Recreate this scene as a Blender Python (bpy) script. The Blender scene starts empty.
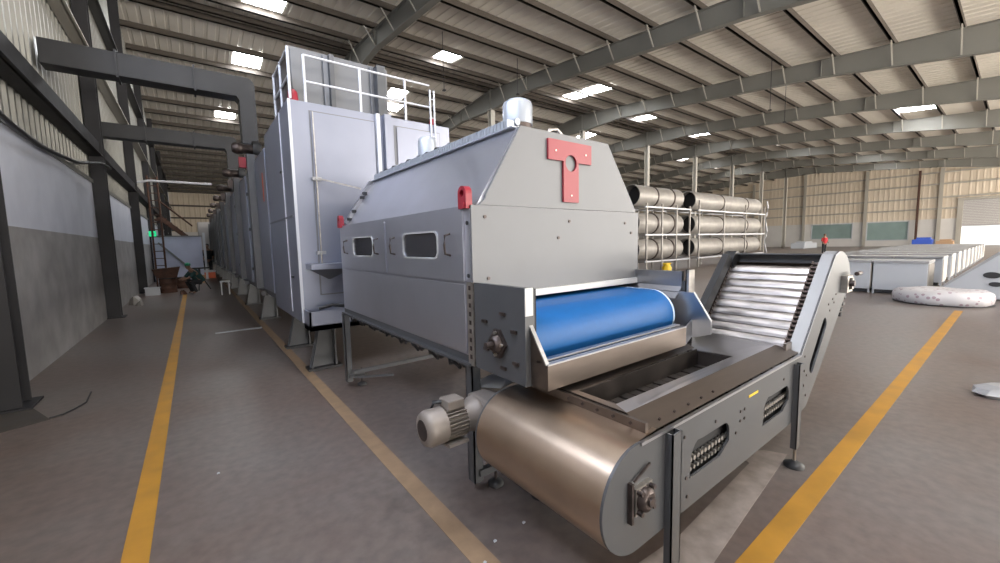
import bpy, math, random
from mathutils import Vector, Matrix
from mathutils.geometry import tessellate_polygon
PI = math.pi
C = bpy.context.scene.collection
random.seed(7)

# ------------------------------------------------------------------ camera
yaw, pitch, roll = 0.652236693, -0.0948715672, -0.0225532936
CAM_H = 1.5
fw = Vector((math.sin(yaw)*math.cos(pitch), math.cos(yaw)*math.cos(pitch), math.sin(pitch)))
rt = fw.cross(Vector((0, 0, 1))).normalized(); up = rt.cross(fw)
c_, s_ = math.cos(roll), math.sin(roll)
rt, up = rt*c_ + up*s_, rt*(-s_) + up*c_
cam_data = bpy.data.cameras.new('camera'); cam = bpy.data.objects.new('camera', cam_data); C.objects.link(cam)
m3 = Matrix((rt, up, -fw)).transposed()
cam.matrix_world = Matrix.Translation((0, 0, CAM_H)) @ m3.to_4x4()
cam_data.sensor_fit = 'HORIZONTAL'; cam_data.sensor_width = 36.0
cam_data.lens = 36.0*398.56/1000.0
cam_data.clip_start = 0.05; cam_data.clip_end = 400
bpy.context.scene.camera = cam

# ------------------------------------------------------------------ world, light, exposure
WORLD_STRENGTH = 0.42
SKYLIGHT = 45.0
EXPOSURE = -0.08
sc = bpy.context.scene
w = bpy.data.worlds.new('world'); sc.world = w; w.use_nodes = True
bg = w.node_tree.nodes['Background']; bg.inputs[0].default_value = (0.93, 0.96, 1.0, 1); bg.inputs[1].default_value = WORLD_STRENGTH
sc.view_settings.view_transform = 'Standard'; sc.view_settings.look = 'None'
sc.view_settings.gamma = 1.0; sc.view_settings.exposure = EXPOSURE; sc.view_settings.use_curve_mapping = False

def area(name, loc, target, sx, sy, power, col):
    l = bpy.data.lights.new(name, 'AREA'); l.shape = 'RECTANGLE'; l.size = sx; l.size_y = sy
    l.energy = power; l.color = col
    o = bpy.data.objects.new(name, l); C.objects.link(o); o.location = loc
    d = Vector(target) - Vector(loc); o.rotation_euler = d.to_track_quat('-Z', 'Y').to_euler()
    return o
# added area lamps behind the camera, unseen, filling machines, roof and hall
area('fill_behind_camera', (20, -13.0, 4.2), (20, 10, 2.5), 44, 7, 250, (1.0, 0.96, 0.9))  # weak frontal fill lamp, added out of view
sun = bpy.data.lights.new('sun', 'SUN'); sun.energy = 7.0; sun.angle = 0.01; sun.color = (1.0, 0.96, 0.9)
so = bpy.data.objects.new('sun', sun); C.objects.link(so); so.location = (90, 0, 30); so.rotation_euler = Vector((0.5, -0.12, -0.8)).to_track_quat('-Z', 'Y').to_euler()
area('fill_roof_uplight', (36, -15.0, 0.35), (36, -9, 14), 90, 8, 52000, (1.0, 0.94, 0.84))  # added lamp facing up to brighten the roof sheets
area('fill_hall_high', (42, -12.0, 7.0), (42, 16, 0.5), 62, 3.0, 14500, (1.0, 0.93, 0.84))  # added high fill for the far floor, racks and cabinets

# ------------------------------------------------------------------ materials
def mat(name, col, rough=0.5, metal=0.0, emit=None, es=0.0, noise=0.0, nscale=4.0, bump=0.0, bscale=60.0, stretch=None, spec=0.5, col2=None, aniso=0.0):
    m = bpy.data.materials.new(name); m.use_nodes = True
    nt = m.node_tree; b = nt.nodes['Principled BSDF']
    b.inputs['Base Color'].default_value = (*col, 1); b.inputs['Roughness'].default_value = rough
    b.inputs['Metallic'].default_value = metal; b.inputs['Specular IOR Level'].default_value = spec
    if aniso: b.inputs['Anisotropic'].default_value = aniso
    if emit: b.inputs['Emission Color'].default_value = (*emit, 1); b.inputs['Emission Strength'].default_value = es
    tc = mp = None
    if noise or bump:
        tc = nt.nodes.new('ShaderNodeTexCoord'); mp = nt.nodes.new('ShaderNodeMapping')
        nt.links.new(tc.outputs['Object'], mp.inputs['Vector'])
        if stretch: mp.inputs['Scale'].default_value = stretch
    if noise:
        n = nt.nodes.new('ShaderNodeTexNoise'); n.inputs['Scale'].default_value = nscale; n.inputs['Detail'].default_value = 6
        nt.links.new(mp.outputs[0], n.inputs['Vector'])
        r = nt.nodes.new('ShaderNodeValToRGB')
        r.color_ramp.elements[0].position = 0.3; r.color_ramp.elements[1].position = 0.7
        lo = col2 if col2 else tuple(max(0, c*(1-noise)) for c in col); hi = tuple(min(1, c*(1+noise*0.6)) for c in col)
        r.color_ramp.elements[0].color = (*lo, 1); r.color_ramp.elements[1].color = (*hi, 1)
        nt.links.new(n.outputs['Fac'], r.inputs['Fac']); nt.links.new(r.outputs['Color'], b.inputs['Base Color'])
        mr = nt.nodes.new('ShaderNodeMapRange'); mr.inputs['To Min'].default_value = max(0.03, rough*(1-noise)); mr.inputs['To Max'].default_value = min(1, rough*(1+noise))
        nt.links.new(n.outputs['Fac'], mr.inputs['Value']); nt.links.new(mr.outputs[0], b.inputs['Roughness'])
    if bump:
        n2 = nt.nodes.new('ShaderNodeTexNoise'); n2.inputs['Scale'].default_value = bscale; n2.inputs['Detail'].default_value = 3
        nt.links.new(mp.outputs[0], n2.inputs['Vector'])
        bp = nt.nodes.new('ShaderNodeBump'); bp.inputs['Strength'].default_value = bump; bp.inputs['Distance'].default_value = 0.01
        nt.links.new(n2.outputs['Fac'], bp.inputs['Height']); nt.links.new(bp.outputs[0], b.inputs['Normal'])
    return m

M = {}
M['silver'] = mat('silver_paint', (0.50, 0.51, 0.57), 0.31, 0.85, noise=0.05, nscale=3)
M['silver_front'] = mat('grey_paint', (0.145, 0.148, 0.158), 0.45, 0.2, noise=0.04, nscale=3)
M['frame_grey'] = mat('frame_grey_paint', (0.092, 0.094, 0.100), 0.42, 0.3, noise=0.06, nscale=5)
M['oven'] = mat('oven_silver_paint', (0.25, 0.265, 0.33), 0.38, 0.6, noise=0.05, nscale=2)
M['oven_dark'] = mat('oven_joint_paint', (0.16, 0.165, 0.18), 0.5, 0.3)
M['stainless'] = mat('brushed_stainless', (0.19, 0.158, 0.138), 0.34, 0.95, noise=0.08, nscale=4, bump=0.0, stretch=(1, 6, 6))
M['stainless_bright'] = mat('bright_stainless', (0.44, 0.44, 0.46), 0.32, 1.0, noise=0.08, nscale=4)
M['slat'] = mat('worn_steel_slat', (0.50, 0.46, 0.44), 0.36, 1.0, noise=0.5, nscale=4, stretch=(5, 1, 5))
M['drum'] = mat('rolled_stainless_cover', (0.50, 0.39, 0.30), 0.34, 1.0, noise=0.12, nscale=5)  # stainless with the reflected brown floor tinted into its colour
M['belt'] = mat('blue_belt', (0.0, 0.085, 0.28), 0.5, 0.0, noise=0.06, nscale=30, spec=0.4)
M['belt_edge'] = mat('belt_edge_strip', (0.55, 0.68, 0.85), 0.4)
M['red'] = mat('red_paint', (0.27, 0.016, 0.03), 0.4)
M['white_lip'] = mat('white_lip_paint', (0.50, 0.50, 0.50), 0.35, 0.2)
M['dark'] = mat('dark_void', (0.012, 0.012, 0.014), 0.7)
M['black'] = mat('black_rubber', (0.02, 0.02, 0.022), 0.5)
M['steel_dark'] = mat('oily_dark_steel', (0.10, 0.08, 0.075), 0.42, 0.8, noise=0.4, nscale=30)
M['chain'] = mat('greased_chain', (0.09, 0.065, 0.055), 0.4, 0.7, noise=0.4, nscale=40)
M['steel'] = mat('bare_steel', (0.45, 0.42, 0.39), 0.35, 0.9, noise=0.25, nscale=20)
M['motor'] = mat('motor_grey_enamel', (0.27, 0.235, 0.21), 0.42, 0.25, noise=0.12, nscale=12)
M['glass'] = mat('smoked_glass', (0.03, 0.03, 0.035), 0.08, 0.0, spec=0.7)
M['inner_belt'] = mat('dark_mesh_belt', (0.055, 0.045, 0.04), 0.5, 0.6, noise=0.5, nscale=6, stretch=(1, 0.2, 1))
M['white'] = mat('white_enamel', (0.46, 0.48, 0.52), 0.4)
M['white_rail'] = mat('white_tube_paint', (0.52, 0.53, 0.57), 0.4, 0.1)
M['cab_grey'] = mat('cabinet_top_grey', (0.34, 0.34, 0.35), 0.45, 0.2)
M['cab_end'] = mat('cabinet_end_cream', (0.36, 0.33, 0.30), 0.5)
M['cladding'] = mat('wall_cladding', (0.32, 0.315, 0.29), 0.4, 0.5, noise=0.12, nscale=1.2)
M['cladding_warm'] = mat('cream_cladding', (0.64, 0.55, 0.44), 0.5, 0.1, noise=0.06, nscale=0.6)
M['roof'] = mat('roof_sheet', (0.78, 0.73, 0.65), 0.5, 0.15, noise=0.07, nscale=0.5)
M['purlin'] = mat('purlin_shaded_paint', (0.075, 0.062, 0.052), 0.55, 0.2)  # darkness from back-lighting is put into this colour
M['rafter'] = mat('rafter_primer', (0.20, 0.195, 0.175), 0.5, 0.1, noise=0.08, nscale=0.7)
M['column'] = mat('column_cream', (0.38, 0.355, 0.31), 0.5)
M['dark_col'] = mat('charcoal_steel', (0.022, 0.021, 0.024), 0.6, 0.2, noise=0.2, nscale=3)
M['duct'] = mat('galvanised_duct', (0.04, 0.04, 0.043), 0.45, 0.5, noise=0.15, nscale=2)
M['yellow'] = mat('yellow_line_paint', (0.42, 0.205, 0.022), 0.5, noise=0.22, nscale=4)
M['cream_line'] = mat('worn_tan_line_paint', (0.27, 0.18, 0.11), 0.55, noise=0.18, nscale=9)
M['pale_line'] = mat('pale_grout_strip', (0.30, 0.25, 0.225), 0.6, noise=0.3, nscale=10)
M['window'] = mat('window_glass_teal', (0.24, 0.32, 0.31), 0.12, 0.0, noise=0.15, nscale=0.6)
M['shutter'] = mat('roller_shutter_grey', (0.36, 0.34, 0.33), 0.5, 0.3)
M['plinth'] = mat('dark_floor_patch', (0.055, 0.045, 0.037), 0.7, noise=0.3, nscale=8)
M['apron'] = mat('sunlit_yard_concrete', (0.75, 0.73, 0.70), 0.8, noise=0.05, nscale=0.5)
M['wallwhite'] = mat('white_painted_block', (0.60, 0.58, 0.56), 0.6, noise=0.04, nscale=1)
M['skylight'] = mat('rooflight_sheet', (0.8, 0.85, 0.9), 0.5, emit=(0.94, 0.97, 1.0), es=SKYLIGHT)
M['wall_fill'] = mat('wall_fill_glow', (0.7, 0.75, 0.8), 0.5, emit=(0.74, 0.82, 1.0), es=11.5)  # glow of the added fill panel on the left wall
M['gap_glow'] = mat('bright_vent_gap', (0.8, 0.8, 0.9), 0.5, emit=(0.85, 0.9, 1.0), es=7.0)  # glow stands in for daylight through the duct openings
M['green_sign'] = mat('lit_exit_sign', (0.0, 0.35, 0.12), 0.5, emit=(0.02, 0.75, 0.30), es=0.9)
M['skin'] = mat('skin', (0.20, 0.11, 0.07), 0.5)
M['cloth_red'] = mat('red_shirt', (0.42, 0.02, 0.03), 0.8)
M['cloth_dark'] = mat('dark_cloth', (0.015, 0.016, 0.02), 0.85)
M['cloth_teal'] = mat('teal_cloth', (0.012, 0.045, 0.045), 0.85)
M['cloth_green'] = mat('green_cap_cloth', (0.02, 0.22, 0.12), 0.8)
M['pipe_metal'] = mat('dull_tube_steel', (0.34, 0.32, 0.30), 0.5, 0.4, noise=0.2, nscale=2)
M['plastic'] = mat('yellow_plastic', (0.80, 0.55, 0.02), 0.4)
M['carton'] = mat('brown_carton', (0.42, 0.27, 0.16), 0.8)
M['blue_tarp'] = mat('blue_tarp', (0.04, 0.10, 0.50), 0.6)
M['orange'] = mat('orange_plastic', (0.55, 0.10, 0.03), 0.5)
M['rust'] = mat('rusty_steel', (0.10, 0.05, 0.035), 0.7, 0.3, noise=0.4, nscale=8)
M['blueboard'] = mat('blue_grey_board', (0.45, 0.48, 0.62), 0.6, noise=0.1, nscale=2)
M['galv_vent'] = mat('pale_vent_metal', (0.40, 0.43, 0.48), 0.38, 0.35)

# left wall: grey render below, white paint above
def wall_left_mat():
    m = bpy.data.materials.new('two_tone_plaster'); m.use_nodes = True; nt = m.node_tree; b = nt.nodes['Principled BSDF']
    b.inputs['Roughness'].default_value = 0.55
    tc = nt.nodes.new('ShaderNodeTexCoord'); sx = nt.nodes.new('ShaderNodeSeparateXYZ'); nt.links.new(tc.outputs['Object'], sx.inputs[0])
    n = nt.nodes.new('ShaderNodeTexNoise'); n.inputs['Scale'].default_value = 2.2; n.inputs['Detail'].default_value = 8; nt.links.new(tc.outputs['Object'], n.inputs['Vector'])
    a = nt.nodes.new('ShaderNodeMath'); a.operation = 'GREATER_THAN'; a.inputs[1].default_value = 1.83; nt.links.new(sx.outputs[2], a.inputs[0])
    r1 = nt.nodes.new('ShaderNodeValToRGB'); r1.color_ramp.elements[0].color = (0.26, 0.25, 0.245, 1); r1.color_ramp.elements[1].color = (0.40, 0.39, 0.385, 1)
    r1.color_ramp.elements[0].position = 0.3; r1.color_ramp.elements[1].position = 0.7
    r2 = nt.nodes.new('ShaderNodeValToRGB'); r2.color_ramp.elements[0].color = (0.58, 0.60, 0.68, 1); r2.color_ramp.elements[1].color = (0.66, 0.68, 0.76, 1)
    r2.color_ramp.elements[0].position = 0.3; r2.color_ramp.elements[1].position = 0.7
    nt.links.new(n.outputs['Fac'], r1.inputs[0]); nt.links.new(n.outputs['Fac'], r2.inputs[0])
    mx = nt.nodes.new('ShaderNodeMixRGB'); nt.links.new(a.outputs[0], mx.inputs[0]); nt.links.new(r1.outputs[0], mx.inputs[1]); nt.links.new(r2.outputs[0], mx.inputs[2])
    nt.links.new(mx.outputs[0], b.inputs['Base Color']); return m
M['plaster'] = wall_left_mat()

def floor_mat():
    m = bpy.data.materials.new('coated_concrete'); m.use_nodes = True; nt = m.node_tree; b = nt.nodes['Principled BSDF']
    tc = nt.nodes.new('ShaderNodeTexCoord')
    n = nt.nodes.new('ShaderNodeTexNoise'); n.inputs['Scale'].default_value = 0.45; n.inputs['Detail'].default_value = 7; n.inputs['Roughness'].default_value = 0.6
    nt.links.new(tc.outputs['Object'], n.inputs['Vector'])
    r = nt.nodes.new('ShaderNodeValToRGB'); e = r.color_ramp.elements
    e[0].position = 0.36; e[0].color = (0.140, 0.102, 0.087, 1); e[1].position = 0.62; e[1].color = (0.165, 0.145, 0.135, 1)
    nt.links.new(n.outputs['Fac'], r.inputs[0])
    n2 = nt.nodes.new('ShaderNodeTexNoise'); n2.inputs['Scale'].default_value = 14; n2.inputs['Detail'].default_value = 8
    nt.links.new(tc.outputs['Object'], n2.inputs['Vector'])
    r2 = nt.nodes.new('ShaderNodeValToRGB'); r2.color_ramp.elements[0].position = 0.3; r2.color_ramp.elements[0].color = (0.80, 0.80, 0.80, 1)
    r2.color_ramp.elements[1].position = 0.65; r2.color_ramp.elements[1].color = (1.06, 1.05, 1.04, 1)
    nt.links.new(n2.outputs['Fac'], r2.inputs[0])
    mx = nt.nodes.new('ShaderNodeMixRGB'); mx.blend_type = 'MULTIPLY'; mx.inputs[0].default_value = 1
    nt.links.new(r.outputs[0], mx.inputs[1]); nt.links.new(r2.outputs[0], mx.inputs[2]); nt.links.new(mx.outputs[0], b.inputs['Base Color'])
    mr = nt.nodes.new('ShaderNodeMapRange'); mr.inputs['To Min'].default_value = 0.26; mr.inputs['To Max'].default_value = 0.46
    nt.links.new(n.outputs['Fac'], mr.inputs['Value']); nt.links.new(mr.outputs[0], b.inputs['Roughness'])
    bp = nt.nodes.new('ShaderNodeBump'); bp.inputs['Strength'].default_value = 0.12; bp.inputs['Distance'].default_value = 0.01
    nt.links.new(n2.outputs['Fac'], bp.inputs['Height']); nt.links.new(bp.outputs[0], b.inputs['Normal'])
    b.inputs['Specular IOR Level'].default_value = 0.35
    return m
M['floor'] = floor_mat()

def wrap_mat():
    m = bpy.data.materials.new('printed_white_wrap'); m.use_nodes = True; nt = m.node_tree; b = nt.nodes['Principled BSDF']
    tc = nt.nodes.new('ShaderNodeTexCoord'); v = nt.nodes.new('ShaderNodeTexVoronoi'); v.inputs["Scale"].default_value = 10
    nt.links.new(tc.outputs['Object'], v.inputs['Vector'])
    r = nt.nodes.new('ShaderNodeValToRGB'); r.color_ramp.interpolation = 'CONSTANT'
    r.color_ramp.elements[0].color = (0.36, 0.27, 0.31, 1); r.color_ramp.elements[1].position = 0.30; r.color_ramp.elements[1].color = (0.56, 0.54, 0.56, 1)
    nt.links.new(v.outputs['Distance'], r.inputs[0]); nt.links.new(r.outputs[0], b.inputs['Base Color']); b.inputs['Roughness'].default_value = 0.4
    return m
M['wrap'] = wrap_mat()

# ------------------------------------------------------------------ mesh helpers
class MB:
    def __init__(s): s.v = []; s.f = []; s.sm = []
    def add(s, vs, fs, smooth=False):
        o = len(s.v); s.v += [tuple(v) for v in vs]; s.f += [tuple(i+o for i in f) for f in fs]; s.sm += [smooth]*len(fs); return s
    def box(s, x0, x1, y0, y1, z0, z1):
        vs = [(x, y, z) for z in (z0, z1) for y in (y0, y1) for x in (x0, x1)]
        return s.add(vs, [(0, 2, 3, 1), (4, 5, 7, 6), (0, 1, 5, 4), (2, 6, 7, 3), (0, 4, 6, 2), (1, 3, 7, 5)])
    def bar(s, a, b, w_, h_, upv=(0, 0, 1)):
        a = Vector(a); b = Vector(b); d = (b-a).normalized(); u = Vector(upv)
        if abs(d.dot(u)) > 0.98: u = Vector((0, 1, 0))
        x = d.cross(u).normalized(); z = x.cross(d)
        vs = [p + x*sx*w_/2 + z*sz*h_/2 for p in (a, b) for sz in (-1, 1) for sx in (-1, 1)]
        return s.add(vs, [(0, 2, 3, 1), (4, 5, 7, 6), (0, 1, 5, 4), (2, 6, 7, 3), (0, 4, 6, 2), (1, 3, 7, 5)])
    def cyl(s, a, b, r0, r1=None, n=20, caps=True):
        r1 = r0 if r1 is None else r1
        a = Vector(a); b = Vector(b); d = (b-a).normalized(); u = Vector((0, 0, 1)) if abs(d.z) < 0.9 else Vector((1, 0, 0))
        x = d.cross(u).normalized(); y = d.cross(x)
        vs = []
        for p, r in ((a, r0), (b, r1)):
            for i in range(n):
                t = 2*PI*i/n; vs.append(p + x*math.cos(t)*r + y*math.sin(t)*r)
        s.add(vs, [(i, (i+1) % n, n+(i+1) % n, n+i) for i in range(n)], True)
        if caps: s.add(vs, [tuple(range(n-1, -1, -1)), tuple(range(n, 2*n))])
        return s
    def tube(s, pts, r, n=8):
        pts = [Vector(p) for p in pts]; rings = []
        for i, p in enumerate(pts):
            d = (pts[min(i+1, len(pts)-1)] - pts[max(i-1, 0)]).normalized()
            u = Vector((0, 0, 1)) if abs(d.z) < 0.9 else Vector((1, 0, 0))
            x = d.cross(u).normalized(); y = d.cross(x)
            rings.append([p + x*math.cos(2*PI*k/n)*r + y*math.sin(2*PI*k/n)*r for k in range(n)])
        vs = [v for rr in rings for v in rr]
        fs = [(i*n+k, i*n+(k+1) % n, (i+1)*n+(k+1) % n, (i+1)*n+k) for i in range(len(pts)-1) for k in range(n)]
        s.add(vs, fs, True); s.add(rings[0] + rings[-1], [tuple(range(n-1, -1, -1)), tuple(range(n, 2*n))]); return s
    def lathe(s, axis0, axis1, prof, n=24):   # prof: (t along axis in metres, radius)
        a = Vector(axis0); d = (Vector(axis1)-a).normalized(); u = Vector((0, 0, 1)) if abs(d.z) < 0.9 else Vector((1, 0, 0))
        x = d.cross(u).normalized(); y = d.cross(x); vs = []
        for t, r in prof:
            for k in range(n):
                q = 2*PI*k/n; vs.append(a + d*t + x*math.cos(q)*r + y*math.sin(q)*r)
        m_ = len(prof)
        s.add(vs, [(i*n+k, i*n+(k+1) % n, (i+1)*n+(k+1) % n, (i+1)*n+k) for i in range(m_-1) for k in range(n)], True)
        s.add(vs, [tuple(range(n-1, -1, -1)), tuple(range((m_-1)*n, m_*n))]); return s
    def prism(s, outline, holes, fn, w0, w1):  # fn(u,v,w) -> xyz
        loops = [outline] + list(holes); flat = [p for l in loops for p in l]; n = len(flat)
        tri = tessellate_polygon([[Vector((p[0]*1000, p[1]*1000, 0)) for p in l] for l in loops])
        vs = [fn(p[0], p[1], w0) for p in flat] + [fn(p[0], p[1], w1) for p in flat]
        fs = [tuple(t) for t in tri] + [tuple(i+n for i in reversed(t)) for t in tri]; o = 0
        for l in loops:
            k = len(l); fs += [(o+i, o+(i+1) % k, o+(i+1) % k+n, o+i+n) for i in range(k)]; o += k
        return s.add(vs, fs)
    def build(s, name, m, parent=None, loc=None, bevel=0.0, seg=2):
        me = bpy.data.meshes.new(name)
        me.from_pydata(s.v, [], s.f)
        me.polygons.foreach_set('use_smooth', s.sm); me.materials.append(m); me.update()
        o = bpy.data.objects.new(name, me); C.objects.link(o)
        if parent is not None:
            o.parent = parent
            off = wloc(parent)
            if off.length: me.transform(Matrix.Translation(-off))
        if bevel:
            b = o.modifiers.new('bevel', 'BEVEL'); b.width = bevel; b.segments = seg; b.limit_method = 'ANGLE'
        return o
def wloc(o):
    v = Vector((0, 0, 0))
    while o is not None: v += Vector(o.location); o = o.parent
    return v
def tag(o, label=None, cat=None, group=None, kind=None):
    if label: o['label'] = label
    if cat: o['category'] = cat
    if group: o['group'] = group
    if kind: o['kind'] = kind
    return o
def thing(name, label, cat, loc, group=None):
    o = bpy.data.objects.new(name, None); o.empty_display_size = 0.1; C.objects.link(o); o.location = loc
    return tag(o, label, cat, group)
def rebase(o, loc):    # give a single-mesh thing its origin at its base
    o.data.transform(Matrix.Translation(-Vector(loc))); o.location = loc; return o
def copy_tree(o, parent=None):
    c = o.copy(); C.objects.link(c)
    if parent is not None: c.parent = parent
    for ch in [x for x in C.objects if x.parent == o]: copy_tree(ch, c)
    return c
XZ = lambda u, v, w_: (u, w_, v)     # plate facing y
YZ = lambda u, v, w_: (w_, u, v)     # plate facing x
XY = lambda u, v, w_: (u, v, w_)
def arc(cx, cy, r, a0, a1, n=12):
    return [(cx + r*math.cos(math.radians(a0+(a1-a0)*i/n)), cy + r*math.sin(math.radians(a0+(a1-a0)*i/n))) for i in range(n+1)]
def rrect(x0, x1, y0, y1, r, n=5):
    return arc(x1-r, y0+r, r, -90, 0, n) + arc(x1-r, y1-r, r, 0, 90, n) + arc(x0+r, y1-r, r, 90, 180, n) + arc(x0+r, y0+r, r, 180, 270, n)

# ------------------------------------------------------------------ the building
GX, WX = -1.66, 72.7           # gable walls
YF, YB = -12.5, 55.0
RIDGE_Y, RIDGE_Z, SL = 20.0, 10.9, 0.09
def roofz(y): return RIDGE_Z - SL*abs(y-RIDGE_Y)

yw = MB().box(102, 102.4, -40, 40, 0, 7).build('wall_backdrop', mat('added_white_backdrop', (0.85, 0.83, 0.8), 0.8, noise=0.03, nscale=0.3)); tag(yw, kind='structure')  # backdrop added so the far doorway shows white
fl = MB().box(GX-0.3, WX+0.25, YF-0.2, YB+0.3, -0.2, 0).build('floor', M['floor']); tag(fl, kind='structure')
ap = MB().box(WX+0.25, WX+40, -40, 40, -0.25, -0.02).box(-40, WX+0.25, -60, YF-0.2, -0.25, -0.02).build('ground', M['apron']); tag(ap, kind='structure')
def fline(pts, m, label):
    o = MB().prism(pts, [], XY, 0.0, 0.0025).build('painted_line', m, fl); o['label'] = label; return o
fline([(-0.395, 1.2), (-0.285, 1.2), (-0.285, 17.6), (-0.395, 17.6)], M['yellow'], 'yellow floor line along the left aisle')
fline([(0.93, 1.0), (1.04, 1.0), (1.045, 22.0), (0.94, 22.0)], M['cream_line'], 'worn tan floor line beside the machine')
fline([(1.55, 0.61), (11.7, 0.61), (11.7, 0.72), (1.55, 0.72)], M['yellow'], 'yellow floor line running to the right')
fline([(1.45, 0.80), (1.80, 0.78), (3.16, 0.90), (3.10, 1.02), (2.92, 1.14), (2.84, 1.02), (1.86, 0.97), (1.5, 1.0)], M['pale_line'], 'pale worn strip under the outfeed conveyor')
fline([(0.2, 8.72), (0.93, 8.72), (0.93, 8.86), (0.2, 8.82)], M['white'], 'short white floor mark')
fline([(-2.0, 5.85), (-1.38, 5.83), (-1.15, 5.28), (-1.75, 5.0), (-2.0, 5.0)], M['plinth'], 'dark worn patch of floor at the foot of the near column')
# ceiling: ribbed roof sheet
def ceiling():
    mb = MB(); pitch_ = 0.42; xs = []; x = GX-0.1
    prof = [(0, 0), (0.26, 0), (0.29, 0.035), (0.39, 0.035)]
    while x < WX+0.3:
        for dx, dz in prof: xs.append((x+dx, dz))
        x += pitch_
    for ya, yb in ((YF, RIDGE_Y), (RIDGE_Y, YB)):
        vs = []
        for x_, dz in xs: vs += [(x_, ya, roofz(ya)+dz), (x_, yb, roofz(yb)+dz)]
        mb.add(vs, [(2*i, 2*i+1, 2*i+3, 2*i+2) for i in range(len(xs)-1)])
    return tag(mb.build('ceiling', M['roof']), kind='structure')
ceil_ = ceiling()
PY = [1.80 + 1.86*k for k in range(-7, 10)]
PY = PY + [19.65, 20.35] + [22.3+1.87*k for k in range(18)]
for y in PY:
    if y > 54.5: continue
    z = roofz(y)
    MB().box(GX, WX, y-0.04, y+0.04, z-0.235, z-0.01).box(GX, WX, y-0.04, y+0.06, z-0.235, z-0.215).build('purlin', M['purlin'], ceil_)
FX = [6.64 + 8.26*n for n in range(8)]
for x in FX:
    top = lambda y: roofz(y)-0.235
    def dep(y):
        d = abs(y-RIDGE_Y)
        if d < 3.3: return 0.86 + 0.30*(3.3-d)/3.3
        if d < 14: return 0.74
        return 0.74 + 0.06*(d-14)
    ys = [YF+0.5, -6, 0, 6, 16.7, 20, 23.3, 34, 44, 54.8]
    outline = [(y, top(y)) for y in ys] + [(y, top(y)-dep(y)+0.02) for y in reversed(ys)]
    rf = MB().prism(outline, [], YZ, x-0.012, x+0.012)
    for a, b in zip(ys[:-1], ys[1:]):
        rf.bar((x, a, top(a)-dep(a)), (x, b, top(b)-dep(b)), 0.26, 0.03); rf.bar((x, a, top(a)-0.012), (x, b, top(b)-0.012), 0.24, 0.024)
    k = 0
    for y in ys[1:-1]: rf.box(x-0.11, x+0.11, y-0.008, y+0.008, top(y)-dep(y), top(y))
    rf = rf.build('rafter', M['rafter'], ceil_)
    for y in PY:
        if -3 < y < 32 and y not in (19.65, 20.35):
            zt = roofz(y)-0.2; zb = top(y)-dep(y)+0.02
            MB().bar((x-0.55, y, zt), (x-0.03, y, zb), 0.045, 0.045).build('fly_brace', M['column'], rf)
# rooflights
SK = [(2.75, 23.3, 1.15, 1.4), (2.8, 17.6, 1.3, 1.4), (10.6, 17.5, 1.0, 1.3), (10.4, 23.0, 1.0, 1.4), (10.9, 25.6, 1.0, 1.4), (19.9, 17.2, 1.1, 1.4), (19.8, 14.9, 1.1, 2.0), (27.8, 17.4, 1.1, 1.6), (27.6, 23.2, 1.1, 2.0),
      (37.4, 4.4, 1.3, 2.2), (36.2, 17.4, 1.1, 3.4), (44.5, 14.4, 1.2, 3.4), (44.5, 23.5, 1.1, 3), (53, 10, 1.2, 3), (61, 10, 1.2, 3), (53, 23, 1.2, 3), (2.2, 31.5, 1.0, 1.4),
      (1.6, 2.7, 1.0, 1.3), (2.4, -3.6, 1.1, 2.6), (7.5, -5.2, 1.1, 2.6), (14.0, -5.2, 1.1, 2.6), (22.0, -6, 1.1, 2.6), (32, -6, 1.1, 2.6), (44, -6, 1.1, 2.6), (58, -6, 1.1, 2.6)]  # this row lies out of view, added for extra light
SP = sorted(PY)
for x, y, wx, wy in SK:
    lo = max(p for p in SP if p <= y); hi = min(p for p in SP if p > y); y = (lo+hi)/2; wy = min(wy, hi-lo-0.2)
    z = lambda yy: roofz(yy)-0.012
    MB().add([(x-wx/2, y-wy/2, z(y-wy/2)), (x+wx/2, y-wy/2, z(y-wy/2)), (x+wx/2, y+wy/2, z(y+wy/2)), (x-wx/2, y+wy/2, z(y+wy/2))], [(0, 1, 2, 3)]).build('skylight', M['skylight'], ceil_)

# ribbed cladding builder on a plane x = const (u = y) or y = const (u = x)
def cladding(mb, plane, c, u0, u1, z0, ztop, sgn, pitch_=0.3, dep_=0.03):
    us = []; u = u0
    while u < u1:
        for du, dd in ((0, 0), (pitch_*0.6, 0), (pitch_*0.7, dep_), (pitch_*0.92, dep_)): 
            if u+du < u1: us.append((u+du, dd))
        u += pitch_
    us.append((u1, 0)); vs = []
    for u_, dd in us:
        p = (c+sgn*dd, u_) if plane == 'x' else (u_, c+sgn*dd)
        vs += [(p[0], p[1], z0), (p[0], p[1], ztop(u_))]
    mb.add(vs, [(2*i, 2*i+1, 2*i+3, 2*i+2) for i in range(len(us)-1)])
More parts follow.
